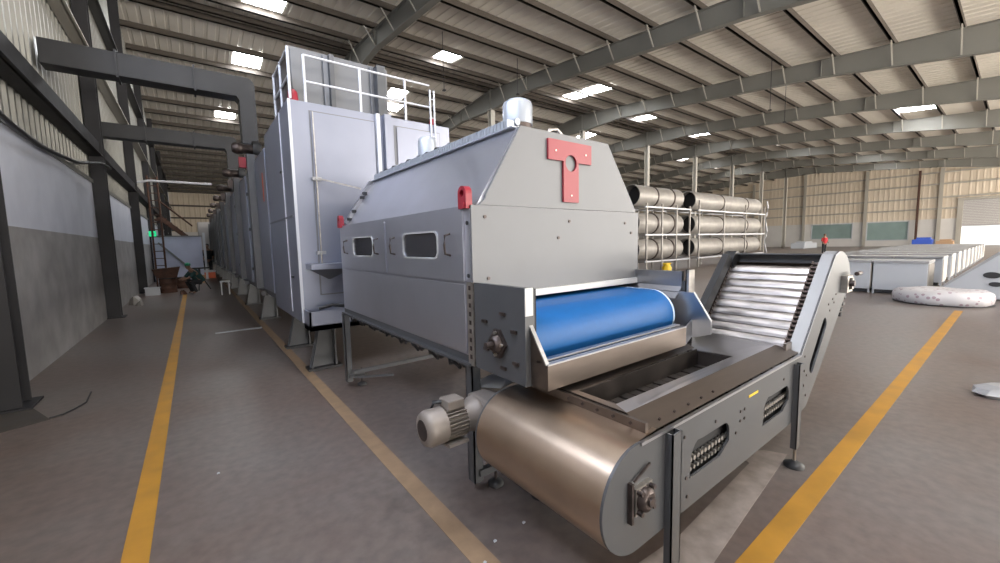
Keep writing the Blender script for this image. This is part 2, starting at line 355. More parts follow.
# left gable wall
wl = MB().box(GX-0.25, GX, YF, YB, 0, 3.06).build('wall_left', M['plaster']); tag(wl, kind='structure')
mb = MB(); cladding(mb, 'x', GX-0.05, YF, YB, 3.06, lambda y: roofz(y)+0.02, 1, 0.26, 0.035)
mb.build('wall_cladding', M['cladding'], wl)
for z, hh, m_ in ((3.76, 0.30, 'dark_col'), (5.9, 0.16, 'column'), (7.9, 0.16, 'duct')):
    MB().box(GX-0.01, GX+0.19, YF, YB, z-hh/2, z+hh/2).box(GX+0.17, GX+0.23, YF, YB, z-hh/2, z-hh/2+0.04).build('wall_girt', M[m_], wl)
MB().box(GX-0.005, GX+0.03, YF, YB, 3.03, 3.10).build('sill_flashing', M['cladding'], wl)
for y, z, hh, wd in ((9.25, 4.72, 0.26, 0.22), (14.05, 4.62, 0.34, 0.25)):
    MB().box(GX-0.015, GX+0.02, y-wd*0.5+0.35, y+wd*0.5+0.35, z-hh/2, z+hh/2).build('vent_gap', M['gap_glow'], wl)
w3 = MB().box(GX-0.01, GX+0.03, -1.4, 4.9, 4.25, 7.55).build('window_3', M['wall_fill']); tag(w3, kind='structure')  # unseen glowing panel added to light the aisle sides of the machines
wf = MB()
for y in (-1.4, 0.17, 1.75, 3.32, 4.9): wf.box(GX-0.01, GX+0.06, y-0.03, y+0.03, 4.2, 7.6)
wf.box(GX-0.01, GX+0.06, -1.4, 4.9, 4.2, 4.25).box(GX-0.01, GX+0.06, -1.4, 4.9, 7.55, 7.6); wf.build('window_frame', M['dark_col'], w3)  # bars dressing the added glow panel
# far gable wall
def wall_right():
    mb = MB(); segs = [(YF, -0.3, 3.2, None)]
    # block wall with openings : door y -0.3..4.5, windows y 9.0..12.9 and 14.5..19.0
    holes = [[(9.0, 0.85), (12.9, 0.85), (12.9, 3.12), (9.0, 3.12)], [(14.5, 1.15), (19.0, 1.15), (19.0, 3.12), (14.5, 3.12)]]
    outline = [(4.5, 0), (YB, 0), (YB, 3.3), (4.5, 3.3)]
    mb.prism(outline, holes, YZ, WX, WX+0.25)
    mb.box(WX, WX+0.25, YF, -0.3, 0, 3.3)
    return mb.build('wall_right', M['wallwhite'])
wr = tag(wall_right(), kind='structure')
mb = MB()
cladding(mb, 'x', WX+0.05, 4.5, YB, 3.3, lambda y: roofz(y)+0.02, -1, 0.5, 0.022); cladding(mb, 'x', WX+0.05, -0.3, 4.5, 5.4, lambda y: roofz(y)+0.02, -1, 0.5, 0.022); cladding(mb, 'x', WX+0.05, YF, -0.3, 3.3, lambda y: roofz(y)+0.02, -1, 0.5, 0.022)
mb.build('wall_cladding', M['cladding_warm'], wr)
for z in (4.55, 5.9, 7.5, 8.9):
    ya = 4.6 if z < 5.5 else YF
    MB().box(WX-0.22, WX, ya, YB, z-0.09, z+0.09).build('wall_girt', M['column'], wr)
for y in (13.15, 20.0, 26.8, 33.5, 6.35):
    MB().box(WX-0.30, WX-0.24, y-0.17, y+0.17, 0, roofz(y)-0.3).box(WX-0.24, WX, y-0.02, y+0.02, 0, roofz(y)-0.3).build('wall_post', M['column'], wr)
for n, (ya, yb, za, zb) in enumerate(((9.0, 12.9, 0.85, 3.12), (14.5, 19.0, 1.15, 3.12)), 1):
    g_ = MB().box(WX+0.05, WX+0.09, ya, yb, za, zb).build('window_%d' % n, M['window']); tag(g_, kind='structure')
    MB().prism([(ya-0.1, za-0.1), (yb+0.1, za-0.1), (yb+0.1, zb+0.1), (ya-0.1, zb+0.1)], [[(ya, za), (yb, za), (yb, zb), (ya, zb)]], YZ, WX-0.05, WX-0.001).build('window_frame', M['white'], g_)
d_ = MB()
for k in range(16): d_.box(WX+0.10, WX+0.14, -0.3, 4.5, 2.4+k*0.19, 2.4+k*0.19+0.175)
d_ = tag(d_.build('door_1', M['shutter']), kind='structure')
MB().box(WX-0.15, WX, 4.5, 4.95, 0, 5.5).box(WX-0.15, WX, -0.75, -0.3, 0, 5.5).box(WX-0.3, WX+0.02, -0.75, 4.95, 5.4, 5.65).build('door_frame', M['column'], d_)
MB().box(WX+0.07, WX+0.17, -0.3, 4.5, 2.28, 2.4).build('bottom_bar', M['white'], d_)
# rear eave wall
wb = MB().box(GX-0.25, WX+0.25, YB, YB+0.25, 0, 3.5).build('wall_back', M['wallwhite']); tag(wb, kind='structure')
mb = MB(); cladding(mb, 'y', YB+0.05, GX, WX, 3.5, lambda x: roofz(YB)+0.02, -1, 0.45, 0.05); mb.build('wall_cladding', M['cladding_warm'], wb)
for z in (5.0, 6.3): MB().box(GX, WX, YB-0.2, YB, z-0.08, z+0.08).build('wall_girt', M['purlin'], wb)
ws = MB().box(GX-0.25, WX, YF-0.2, YF, 6.0, roofz(YF)).build('wall_front', M['cladding']); tag(ws, kind='structure')

# columns against the left wall
lab = {5.95: 'charcoal steel wall column at the left picture edge', 12.65: 'charcoal steel wall column crossed by the first duct', 19.35: 'steel wall column just beyond the second duct', 26.05: 'distant steel wall column next to the green exit sign',
       32.75: 'distant steel wall column behind the blue partition', 39.45: 'far steel wall column near the end of the aisle', 46.15: 'last steel wall column before the far end wall'}
for y, lb in lab.items():
    t = MB(); zt = roofz(y)-0.24
    t.box(GX+0.0, GX+0.23, y-0.14, y-0.12, 0, zt).box(GX+0.105, GX+0.125, y-0.12, y+0.12, 0, zt).box(GX+0.0, GX+0.23, y+0.12, y+0.14, 0, zt)
    o = t.build('wall_column', M['dark_col']); rebase(o, (GX+0.13, y, 0)); tag(o, lb, 'column', 'steel columns along the left wall')
    MB().box(GX-0.0, GX+0.30, y-0.2, y+0.2, 0.0, 0.02).build('base_plate', M['dark_col'], o)
# interior columns under the ridge
cl = ['interior column rising behind the round roof vent', 'interior column just right of the grey hood top', 'interior column behind the left tube rack', 'interior column above the gap between the tube racks', 'interior column above the right tube rack',
      'interior column just right of the tube rack', 'interior column second to the right of the tube rack', 'slim interior column farthest right of the tube rack']
for k, x in enumerate(FX):
    if k == 0: continue
    t = MB(); zt = roofz(RIDGE_Y)-0.235-1.1; y = RIDGE_Y
    t.box(x-0.15, x+0.15, y-0.17, y-0.15, 0, zt).box(x-0.15, x+0.15, y+0.15, y+0.17, 0, zt).box(x-0.01, x+0.01, y-0.15, y+0.15, 0, zt).box(x-0.18, x+0.18, y-0.2, y+0.2, zt-0.02, zt)
    o = t.build('steel_column', M['column']); rebase(o, (x, y, 0)); tag(o, cl[k], 'column', 'cream steel columns under the ridge')
    MB().box(x-0.22, x+0.22, y-0.22, y+0.22, 0, 0.03).build('base_plate', M['column'], o)
o = MB().box(WX-0.62, WX-0.40, 8.1, 8.32, 0, 9.3).build('downpipe', M['rust']); rebase(o, (WX-0.5, 8.2, 0)); tag(o, 'dark rust-brown upright standing in front of the far wall', 'pipe')

# exhaust ducts
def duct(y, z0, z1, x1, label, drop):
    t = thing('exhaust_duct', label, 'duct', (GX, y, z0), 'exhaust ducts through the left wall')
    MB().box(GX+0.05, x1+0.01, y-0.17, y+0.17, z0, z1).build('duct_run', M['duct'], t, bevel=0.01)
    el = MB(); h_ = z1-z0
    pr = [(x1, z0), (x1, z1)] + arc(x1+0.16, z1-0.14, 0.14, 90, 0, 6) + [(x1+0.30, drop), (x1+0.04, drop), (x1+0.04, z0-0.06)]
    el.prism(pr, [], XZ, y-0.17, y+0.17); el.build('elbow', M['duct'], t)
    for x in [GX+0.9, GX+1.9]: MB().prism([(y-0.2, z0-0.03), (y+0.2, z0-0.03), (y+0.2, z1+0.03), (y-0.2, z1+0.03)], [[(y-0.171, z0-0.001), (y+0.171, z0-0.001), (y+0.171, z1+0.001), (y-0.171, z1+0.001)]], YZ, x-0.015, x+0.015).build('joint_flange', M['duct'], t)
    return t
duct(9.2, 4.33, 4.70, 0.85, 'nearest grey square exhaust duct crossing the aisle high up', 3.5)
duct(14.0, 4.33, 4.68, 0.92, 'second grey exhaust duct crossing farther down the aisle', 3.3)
o = MB().tube([(GX+0.1, 20.5, 4.1), (GX+0.5, 20.5, 4.2), (0.8, 20.5, 4.2)], 0.045).build('aisle_pipe', M['white_rail']); rebase(o, (GX+0.1, 20.5, 4.1)); tag(o, 'thin pale pipe crossing the aisle beyond the ducts', 'pipe')
# wall cables
pts = [(GX+0.06, 4.5+0.55*i, 3.08 - 0.25*math.sin(i*0.55) + 0.03*i) for i in range(11)]
o = MB().tube([(GX+0.28, 5.0, 3.25), (GX+0.1, 6.0, 3.1), (GX+0.1, 7.2, 3.0), (GX+0.08, 8.3, 2.99), (GX+0.08, 9.4, 3.06), (GX+0.12, 10.4, 3.12), (GX+0.3, 11.6, 3.32), (GX+0.32, 12.5, 3.36)], 0.03).build('wall_cable', M['black']); rebase(o, (GX+0.28, 5.0, 3.25)); tag(o, 'thick black cable sagging along the top of the painted wall', 'cable')
o = MB().tube([(-1.16, 5.30, 0.008), (-1.08, 5.34, 0.008), (-1.02, 5.46, 0.008), (-0.97, 5.62, 0.008), (-0.99, 6.0, 0.008)], 0.008, 6).build('floor_cable', M['black']); rebase(o, (-1.16, 5.3, 0)); tag(o, 'thin black cable lying on the floor by the near left column', 'cable')
# ceiling rods
for (x, y, L, lb) in ((13.2, 15.5, 1.7, 'thin dark rod hanging from the roof, top centre'), (9.0, 15.4, 2.4, 'thin rod hanging left of the near rafter'), (22.0, 7.6, 2.3, 'thin rod hanging at the upper right of centre'), (23.6, 7.5, 2.6, 'thin rod hanging right beside another at upper right')):
    o = MB().cyl((x, y, roofz(y)-L), (x, y, roofz(y)-0.05), 0.014, n=6).box(x-0.06, x+0.06, y-0.06, y+0.06, roofz(y)-L-0.05, roofz(y)-L).build('hanging_rod', M['black']); rebase(o, (x, y, roofz(y)-L-0.05)); tag(o, lb, 'rod')

# ------------------------------------------------------------------ belt tunnel (the big hood)
T = thing('conveyor_tunnel', 'long silver hooded belt tunnel with a red T on its front', 'machine', (2.04, 3.1, 0))
XL, XR, YN, YR = 1.24, 2.84, 1.89, 4.38
h = MB().box(XL, XL+0.03, YN, YR, 0.85, 1.72).box(XR-0.03, XR, YN, YR, 0.85, 1.72).box(XL+0.03, XR-0.03, YR-0.03, YR, 0.85, 1.72).box(XL+0.03, XR-0.03, YN+0.02, YR-0.03, 1.70, 1.72)
h.build('housing', M['silver'], T)
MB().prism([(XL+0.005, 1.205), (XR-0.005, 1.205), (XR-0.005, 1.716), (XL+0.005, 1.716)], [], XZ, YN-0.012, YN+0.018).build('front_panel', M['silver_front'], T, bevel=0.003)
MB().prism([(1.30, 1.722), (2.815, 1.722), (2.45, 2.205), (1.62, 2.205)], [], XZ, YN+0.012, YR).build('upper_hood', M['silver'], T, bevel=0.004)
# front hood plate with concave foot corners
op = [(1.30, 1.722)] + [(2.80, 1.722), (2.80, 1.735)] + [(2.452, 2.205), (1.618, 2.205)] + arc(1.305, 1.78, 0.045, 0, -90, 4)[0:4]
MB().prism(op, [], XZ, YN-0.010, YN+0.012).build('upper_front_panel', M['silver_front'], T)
lipp = MB().box(XL+0.44, XR-0.03, YN-0.035, YN+0.0, 1.165, 1.207); lipp.build('opening_lip', M['white_lip'], T, bevel=0.003)
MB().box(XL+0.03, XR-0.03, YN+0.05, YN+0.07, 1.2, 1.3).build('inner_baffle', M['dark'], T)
# red T with a round hole
em = [(1.835, 2.03), (1.972, 2.03), (1.972, 1.765), (2.118, 1.765), (2.118, 2.03), (2.25, 2.03), (2.25, 2.16), (1.835, 2.16)]
hole = [(2.045+0.054*math.cos(-2*PI*i/24), 2.022+0.054*math.sin(-2*PI*i/24)) for i in range(24)]
o = MB().prism(em, [hole], XZ, YN-0.026, YN-0.011).build('emblem', M['red'], T); o['label'] = 'red capital T with a round hole'
for x, z in ((1.90, 2.09), (2.19, 2.09), (2.045, 1.81)): MB().cyl((x, YN-0.030, z), (x, YN-0.026, z), 0.006, n=10).build('bolt', M['steel'], T)
for x, z in ((1.335, 1.655), (2.035, 1.64), (2.66, 1.635), (1.35, 1.30), (2.74, 1.56), (1.93, 1.53)):
    MB().cyl((x, YN-0.018, z), (x, YN-0.012, z), 0.010, n=10).build('bolt', M['steel_dark'], T)
# access doors on the aisle side
def side_door(y0, y1, win, hs):
    d = MB().prism(rrect(y0, y1, 1.285, 1.695, 0.006, 2), [rrect(win[0], win[1], 1.42, 1.58, 0.045)], YZ, XL-0.014, XL-0.001).build('access_door', M['silver'], T)
    MB().prism(rrect(win[0]-0.004, win[1]+0.004, 1.416, 1.584, 0.045), [], YZ, XL-0.008, XL-0.003).build('window', M['glass'], d)
    MB().prism(rrect(win[0]-0.012, win[1]+0.012, 1.408, 1.592, 0.05), [rrect(win[0], win[1], 1.42, 1.58, 0.045)], YZ, XL-0.019, XL-0.014).build('window_trim', M['white_lip'], d)
    for y in hs:
        MB().tube([(XL-0.014, y, 1.435), (XL-0.05, y, 1.445), (XL-0.055, y, 1.50), (XL-0.05, y, 1.555), (XL-0.014, y, 1.565)], 0.007).build('handle', M['steel_dark'], d)
side_door(1.95, 3.09, (2.25, 2.76), (2.09, 2.92))
side_door(3.125, 4.30, (3.40, 3.92), (3.27, 4.10))
MB().box(XL-0.010, XL-0.001, 1.95, 4.32, 0.86, 1.268).build('lower_side_panel', M['silver'], T, bevel=0.002)
for z in (1.62, 1.32): MB().cyl((XL-0.006, 1.915, z), (XL, 1.915, z), 0.012, n=10).build('bolt', M['black'], T)
# bottom rail and drag chain along the bottom and the top edge
MB().box(XL+0.0, XL+0.05, 1.9, YR, 0.81, 0.85).box(XL-0.03, XL+0.03, 1.9, YR, 0.795, 0.81).build('bottom_rail', M['frame_grey'], T)
pts = []; 
for i in range(60): pts.append((XL+0.06+0.012*math.sin(i*1.9), 1.95+i*0.041, 0.775+0.018*math.sin(i*2.7)+0.008*math.sin(i*0.9)))
MB().tube(pts, 0.022, 6).tube([(p[0]-0.03, p[1], p[2]-0.02+0.01*math.sin(i)) for i, p in enumerate(pts)], 0.012, 5).build('cable_bundle', M['black'], T)
cc = MB()
for i in range(62):
    y = 1.98+i*0.037; cc.box(1.595, 1.65, y, y+0.03, 2.212, 2.262)
cc.build('cable_chain', M['galv_vent'], T)
MB().box(1.59, 1.665, 1.93, 4.35, 2.205, 2.213).build('chain_tray', M['galv_vent'], T)
MB().tube([(1.68, 1.98, 2.262), (1.68, 2.9, 2.25), (1.68, 3.2, 2.225), (1.68, 4.3, 2.22)], 0.022, 8).build('top_conduit', M['galv_vent'], T)
pts = [(1.66+0.01*math.sin(i*1.3), 2.75+i*0.060, 2.275+0.012*math.sin(i*2.1)) for i in range(27)]
MB().tube(pts, 0.018, 6).build('top_hose', M['black'], T)
# back edge slanted conduit
MB().bar((1.305, YR-0.02, 1.74), (1.60, YR-0.02, 2.20), 0.06, 0.05).build('edge_conduit', M['stainless_bright'], T)
for t_ in (0.12, 0.3, 0.62, 0.72):
    p = Vector((1.29, YR-0.05, 1.735)).lerp(Vector((1.585, YR-0.05, 2.195)), t_); MB().box(p.x-0.02, p.x+0.02, p.y-0.03, p.y+0.01, p.z-0.015, p.z+0.015).build('clip', M['black'], T)
# red lifting eyes
for y, sc_ in ((1.925, 1.0), (4.33, 0.9)):
    MB().prism([(y-0.035, 1.70), (y+0.05, 1.70), (y+0.05, 1.78)] + arc(y+0.0075, 1.785, 0.0425, 0, 180, 8) + [(y-0.035, 1.78)], [[(y+0.0075+0.021*math.cos(-2*PI*i/12), 1.785+0.021*math.sin(-2*PI*i/12)) for i in range(12)]], YZ, XL-0.022, XL+0.02).box(XL-0.03, XL+0.03, y-0.02, y+0.03, 1.70, 1.735).cyl((XL+0.018, y+0.0075, 1.785), (XL+0.022, y+0.0075, 1.785), 0.0205, n=12).build('lifting_eye', M['red'], T)
# roof vents
def vent(x, y, z, r, hh):
    v = MB().lathe((x, y, z), (x, y, z+1), [(0, r*0.72), (hh*0.35, r*0.72), (hh*0.35, r*0.86)], 20).build('roof_vent', M['galv_vent'], T)
    MB().lathe((x, y, z+hh*0.36), (x, y, z+1), [(0, r), (hh*0.55, r), (hh*0.62, r*0.92), (hh*0.68, r*0.7)], 20).build('vent_cap', M['galv_vent'], v)
    MB().lathe((x, y, z+hh*0.2), (x, y, z+1), [(0, r*0.9), (hh*0.05, r*0.95), (hh*0.10, r*0.9), (hh*0.17, r*0.95)], 20).build('vent_ring', M['steel_dark'], v)
vent(1.80, 2.12, 2.205, 0.100, 0.235)
vent(1.90, 3.62, 2.205, 0.090, 0.33)
MB().tube([(1.95, 2.0, 2.21), (1.98, 2.0, 2.26), (2.05, 2.0, 2.275), (2.09, 2.0, 2.25), (2.1, 2.0, 2.21)], 0.012).build('lifting_ring', M['steel'], T)
# bearing box left (aisle side), nearest corner
bp = MB().prism([(1.435, 0.80), (1.86, 0.80), (1.86, 1.285), (1.435, 1.285)], [], YZ, XL-0.004, XL+0.012)
bp.build('bearing_plate', M['frame_grey'], T)
MB().box(XL-0.006, XL+0.055, 1.425, 1.435, 0.80, 1.285).build('plate_flange', M['frame_grey'], T)
MB().box(XL-0.008, XL+0.04, 1.418, 1.425, 1.15, 1.285).build('white_guide', M['white_lip'], T)
MB().box(XL+0.02, XL+0.08, 1.44, 1.87, 1.06, 1.275).build('dark_gap_fill', M['dark'], T)  # dark box standing for the shade in the gap behind the flange
ca = MB().box(XL-0.012, XL+0.005, 1.865, 1.925, 0.80, 1.285)
ca.build('corner_angle', M['steel'], T)
for k in range(9): MB().box(XL-0.014, XL-0.012, 1.885, 1.905, 0.84+k*0.05, 0.865+k*0.05).build('slot', M['steel_dark'], T)
def flange_bearing(parent, y, z, x, s=1.0):
    b = MB().prism([(y-0.075*s, z), (y-0.02*s, z+0.075*s), (y+0.02*s, z+0.075*s), (y+0.075*s, z), (y+0.02*s, z-0.075*s), (y-0.02*s, z-0.075*s)], [], YZ, x-0.018, x).build('flange_bearing', M['steel_dark'], parent)
    MB().lathe((x-0.017, y, z), (x-1, y, z), [(0, 0.05*s), (0.02, 0.045*s), (0.03, 0.032*s)], 18).build('bearing_hub', M['steel_dark'], b)
    MB().cyl((x-0.03, y, z), (x-0.085, y, z), 0.017*s, n=14).build('shaft', M['steel_dark'], b)
    for dy, dz in ((0, 0.058), (0, -0.058), (0.05, 0.0), (-0.05, 0.0)):
        MB().cyl((x-0.018, y+dy*s, z+dz*s), (x-0.032, y+dy*s, z+dz*s), 0.009*s, n=6).build('bolt', M['steel'], b)
flange_bearing(T, 1.64, 0.98, XL-0.004, 1.0)
for y, z in ((1.60, 1.14), (1.76, 1.08), (1.51, 1.06), (1.50, 0.90), (1.60, 0.855), (1.75, 0.93)):
    MB().box(XL-0.014, XL-0.004, y-0.022, y+0.022, z-0.008, z+0.008).build('adjuster', M['steel_dark'], T)
# right bearing box
MB().prism([(1.47, 0.80), (1.89, 0.80), (1.89, 1.2), (1.47, 1.2)], [], YZ, XR-0.03, XR-0.015).build('bearing_plate', M['frame_grey'], T)
# upper right guard: folded sheet
g1 = MB().add([(2.80, 1.49, 1.27), (2.80, 1.895, 1.27), (2.80, 1.49, 1.16), (2.80, 1.895, 1.16), (2.75, 1.51, 1.075), (2.75, 1.895, 1.075),
               (2.83, 1.49, 1.27), (2.83, 1.895, 1.27), (2.83, 1.49, 1.16), (2.83, 1.895, 1.16), (2.78, 1.51, 1.075), (2.78, 1.895, 1.075)],
              [(0, 2, 3, 1), (2, 4, 5, 3), (6, 7, 9, 8), (8, 9, 11, 10), (0, 1, 7, 6), (4, 10, 11, 5), (0, 6, 8, 2), (2, 8, 10, 4), (1, 3, 9, 7), (3, 5, 11, 9)])
g1.build('side_guard', M['stainless_bright'], T)
MB().box(2.845, 2.885, 1.455, 1.485, 1.10, 1.28).build('guard_post', M['black'], T)
MB().box(2.80, 2.88, 1.435, 1.452, 1.10, 1.28).build('guard_bracket', M['steel'], T)
# blue belt: closed loop over the drum
cy, cz, R_ = 1.645, 0.962, 0.178
outer = [(4.3, cz+R_), (cy, cz+R_)] + arc(cy, cz, R_, 90, 270, 20)[1:] + [(4.3, cz-R_)]
ri = R_-0.008
innr = [(4.3, cz+ri), (cy, cz+ri)] + arc(cy, cz, ri, 90, 270, 20)[1:] + [(4.3, cz-ri)]
def strip(x0, x1, po, pi_):
    m_ = MB(); n = len(po); vs = [(x0, *p) for p in po] + [(x1, *p) for p in po] + [(x0, *p) for p in pi_] + [(x1, *p) for p in pi_]
    fs = []
    for i in range(n-1): fs += [(i, i+1, n+i+1, n+i)]
    m_.add(vs, fs, True)
    fs = []
    for i in range(n-1): fs += [(2*n+i, 3*n+i, 3*n+i+1, 2*n+i+1)]
    m_.add(vs, fs, True)
    fs = []
    for i in range(n-1): fs += [(i, 2*n+i, 2*n+i+1, i+1), (n+i, n+i+1, 3*n+i+1, 3*n+i)]
    m_.add(vs, fs); return m_
strip(1.345, 2.655, outer, innr).build('blue_belt', M['belt'], T)
strip(2.655, 2.675, outer, innr).build('belt_edge', M['belt_edge'], T)
strip(1.335, 1.345, outer, innr).build('belt_edge', M['belt_edge'], T)
MB().cyl((1.34, cy, cz), (2.67, cy, cz), ri-0.002, n=32).build('drum', M['white_rail'], T)
MB().cyl((XL-0.02, cy, cz), (2.83, cy, cz), 0.02, n=14).build('drum_shaft', M['steel'], T)
# chute under the drum
ch = MB().prism([(1.86, 1.145), (1.455, 1.145), (1.315, 0.925), (1.315, 0.805), (1.86, 0.805)], [], YZ, 1.268, 1.278).build('chute_side', M['stainless'], T)
MB().bar((1.272, 1.455, 1.14), (1.272, 1.315, 0.928), 0.022, 0.008).build('chute_edge', M['stainless_bright'], ch)
cf = MB().box(1.268, 2.53, 1.308, 1.314, 0.805, 0.925).build('chute_front', M['stainless'], T)
MB().box(1.268, 2.53, 1.306, 1.335, 0.925, 0.933).box(1.268, 2.53, 1.352, 1.385, 0.930, 0.940).build('chute_rim', M['stainless_bright'], cf)
MB().add([(1.28, 1.335, 0.93), (2.55, 1.335, 0.93), (2.7, 1.52, 0.80), (1.28, 1.52, 0.80)], [(0, 1, 2, 3)]).add([(1.28, 1.335, 0.925), (2.55, 1.335, 0.925), (2.7, 1.52, 0.795), (1.28, 1.52, 0.795)], [(3, 2, 1, 0)]).build('chute_bed', M['stainless'], T)
MB().add([(2.53, 1.311, 0.93), (2.53, 1.311, 0.805), (2.79, 1.40, 0.805), (2.79, 1.40, 0.93), (2.53, 1.317, 0.93), (2.53, 1.317, 0.805), (2.79, 1.406, 0.805), (2.79, 1.406, 0.93)],
         [(0, 1, 2, 3), (7, 6, 5, 4), (0, 3, 7, 4), (1, 5, 6, 2)]).build('chute_gusset', M['stainless_bright'], T)
rs = MB().prism([(1.80, 1.125), (1.385, 1.125), (1.265, 0.935), (1.265, 0.845), (1.36, 0.81), (1.80, 0.81)], [], YZ, 2.775, 2.79).build('chute_side', M['stainless_bright'], T)
MB().bar((2.782, 1.388, 1.127), (2.782, 1.265, 0.935), 0.02, 0.006).build('chute_edge', M['white_lip'], rs)
# legs
def tleg(x, y, ztop, side):
    l = MB().box(x, x+0.008, y-0.035, y+0.035, 0.06, ztop).box(x, x+0.06, y-0.035, y-0.027, 0.06, ztop).box(x, x+0.06, y+0.027, y+0.035, 0.06, ztop).build('leg', M['frame_grey'], T)
    MB().box(x+0.03, x+0.18, y-0.055, y-0.015, 0.10, 0.14).build('leg_bracket', M['frame_grey'], l)
    MB().cyl((x+0.155, y-0.035, 0.03), (x+0.155, y-0.035, 0.19), 0.009, n=10).build('levelling_rod', M['steel_dark'], l)
    MB().lathe((x+0.155, y-0.035, 0), (x+0.155, y-0.035, 1), [(0, 0.05), (0.018, 0.05), (0.03, 0.03), (0.04, 0.012)], 18).build('foot_pad', M['black'], l)
    return l
tleg(1.24, 1.95, 0.80, 1); tleg(1.20, 4.33, 0.80, 1); tleg(2.77, 1.95, 0.85, 1); tleg(2.77, 4.33, 0.85, 1)
MB().bar((1.25, 4.25, 0.17), (2.8, 4.25, 0.17), 0.03, 0.04).bar((1.25, 4.20, 0.13), (1.6, 4.0, 0.13), 0.02, 0.02).build('cross_brace', M['frame_grey'], T)

# ------------------------------------------------------------------ outfeed slat conveyor
K = thing('outfeed_conveyor', 'low steel slat conveyor with a brown-tinted rounded end and rising right end', 'conveyor', (2.4, 1.25, 0))
CX, CZ, CR = 1.285, 0.515, 0.215
outl = [(3.12, 0.715)] + arc(CX, CZ, CR, 90, 270, 22) + [(3.02, 0.30), (3.27, 0.335), (3.52, 0.52), (3.86, 0.80), (4.17, 1.06)] + [(4.25, 1.12), (4.255, 1.19), (4.20, 1.28), (4.11, 1.345), (4.0, 1.38), (3.90, 1.385), (3.80, 1.36), (3.72, 1.29)]
def slot(x0, z0, x1, z1, r, n=8):
    a = math.degrees(math.atan2(z1-z0, x1-x0)); return arc(x1, z1, r, a-90, a+90, n) + arc(x0, z0, r, a+90, a+270, n)
def vent_hole(x0, x1, z0, z1): return [(x0, z0), (x1-0.10, z0), (x1, z0+0.05)] + arc(x1-0.055, z1-0.055, 0.055, 0, 90, 5) + [(x0+0.12, z1)] + arc(x0+0.10, z1-0.08, 0.09, 110, 180, 4)
hs = [vent_hole(1.68, 2.075, 0.435, 0.59), vent_hole(2.51, 2.92, 0.425, 0.575), slot(3.36, 0.60, 3.61, 0.86, 0.05)]
MB().prism(outl, hs, XZ, 0.84, 0.852).build('side_plate', M['frame_grey'], K)
MB().prism(outl, hs, XZ, 1.628, 1.64).build('side_plate', M['frame_grey'], K)
# top flanges following each plate's top edge
path = [(1.30, 0.73), (3.12, 0.715), (3.72, 1.29), (3.80, 1.36), (3.90, 1.385)]
for ya, yb in ((0.838, 0.925), (1.555, 1.642)):
    tf = MB()
    for (xa, za), (xb, zb) in zip(path[1:-1], path[2:]):
        tf.add([(xa, ya, za), (xb, ya, zb), (xb, yb, zb), (xa, yb, za), (xa, ya, za-0.006), (xb, ya, zb-0.006), (xb, yb, zb-0.006), (xa, yb, za-0.006)],
               [(0, 1, 2, 3), (7, 6, 5, 4), (0, 4, 5, 1), (2, 6, 7, 3), (0, 3, 7, 4), (1, 5, 6, 2)])
    tf.build('top_flange', M['cab_grey'] if ya < 1 else M['black'], K)
MB().box(1.30, 3.10, 0.834, 0.850, 0.718, 0.730).build('edge_bead', M['stainless_bright'], K)
# rounded stainless end cover, brown floor reflection put into its colour
def curved(name, m, pts, y0, y1, th=0.004):
    mb_ = MB(); n = len(pts)
    mb_.add([(x, y0, z) for x, z in pts] + [(x, y1, z) for x, z in pts], [(i, n+i, n+i+1, i+1) for i in range(n-1)], True)
    q = [(x + (CX-x)*0.02, z + (CZ-z)*0.02) for x, z in pts]
    mb_.add([(x, y0, z) for x, z in q] + [(x, y1, z) for x, z in q], [(i, i+1, n+i+1, n+i) for i in range(n-1)], True)
    return mb_.build(name, m, K)
curved('end_cover', M['drum'], [(1.43, 0.742), (1.34, 0.735)] + arc(CX, CZ, CR, 85, 262, 26), 0.852, 1.628)
MB().box(CX-0.03, CX+0.0, 0.852, 1.628, 0.292, 0.300).build('cover_hem', M['stainless_bright'], K)
# bearing on the near plate
b = MB().box(1.245, 1.355, 0.822, 0.84, 0.46, 0.57).build('flange_bearing', M['steel'], K)
MB().lathe((1.30, 0.822, 0.515), (1.30, 0, 0.515), [(0, 0.048), (0.02, 0.045), (0.028, 0.03)], 18).build('bearing_hub', M['steel_dark'], b)
MB().cyl((1.30, 0.80, 0.515), (1.30, 0.785, 0.515), 0.018, n=14).build('shaft', M['steel_dark'], b)
for dx in (-0.04, 0.04):
    for dz in (-0.04, 0.04): MB().cyl((1.30+dx, 0.822, 0.515+dz), (1.30+dx, 0.80, 0.515+dz), 0.010, n=6).build('bolt', M['steel_dark'], b)
MB().bar((1.225, 0.83, 0.44), (1.225, 0.83, 0.60), 0.012, 0.02).bar((1.245, 0.83, 0.60), (1.35, 0.83, 0.635), 0.008, 0.008).build('tensioner', M['steel_dark'], b)
for x, z in ((1.50, 0.57), (1.50, 0.53), (1.63, 0.645), (1.65, 0.45), (1.66, 0.36), (1.92, 0.63), (2.2, 0.60), (2.25, 0.60), (2.2, 0.55), (2.25, 0.55), (2.15, 0.50), (2.82, 0.63), (3.2, 0.70), (3.2, 0.60), (3.25, 0.56), (3.2, 0.5), (3.25, 0.42), (3.68, 1.0), (3.72, 0.95), (3.78, 1.03), (3.82, 1.0), (3.86, 1.06)):
    MB().cyl((x, 0.836, z), (x, 0.84, z), 0.008, n=8).build('bolt', M['steel_dark'], K)
# yellow warning sticker
MB().box(2.30, 2.42, 0.8375, 0.84, 0.648, 0.660).build('sticker', M['plastic'], K)
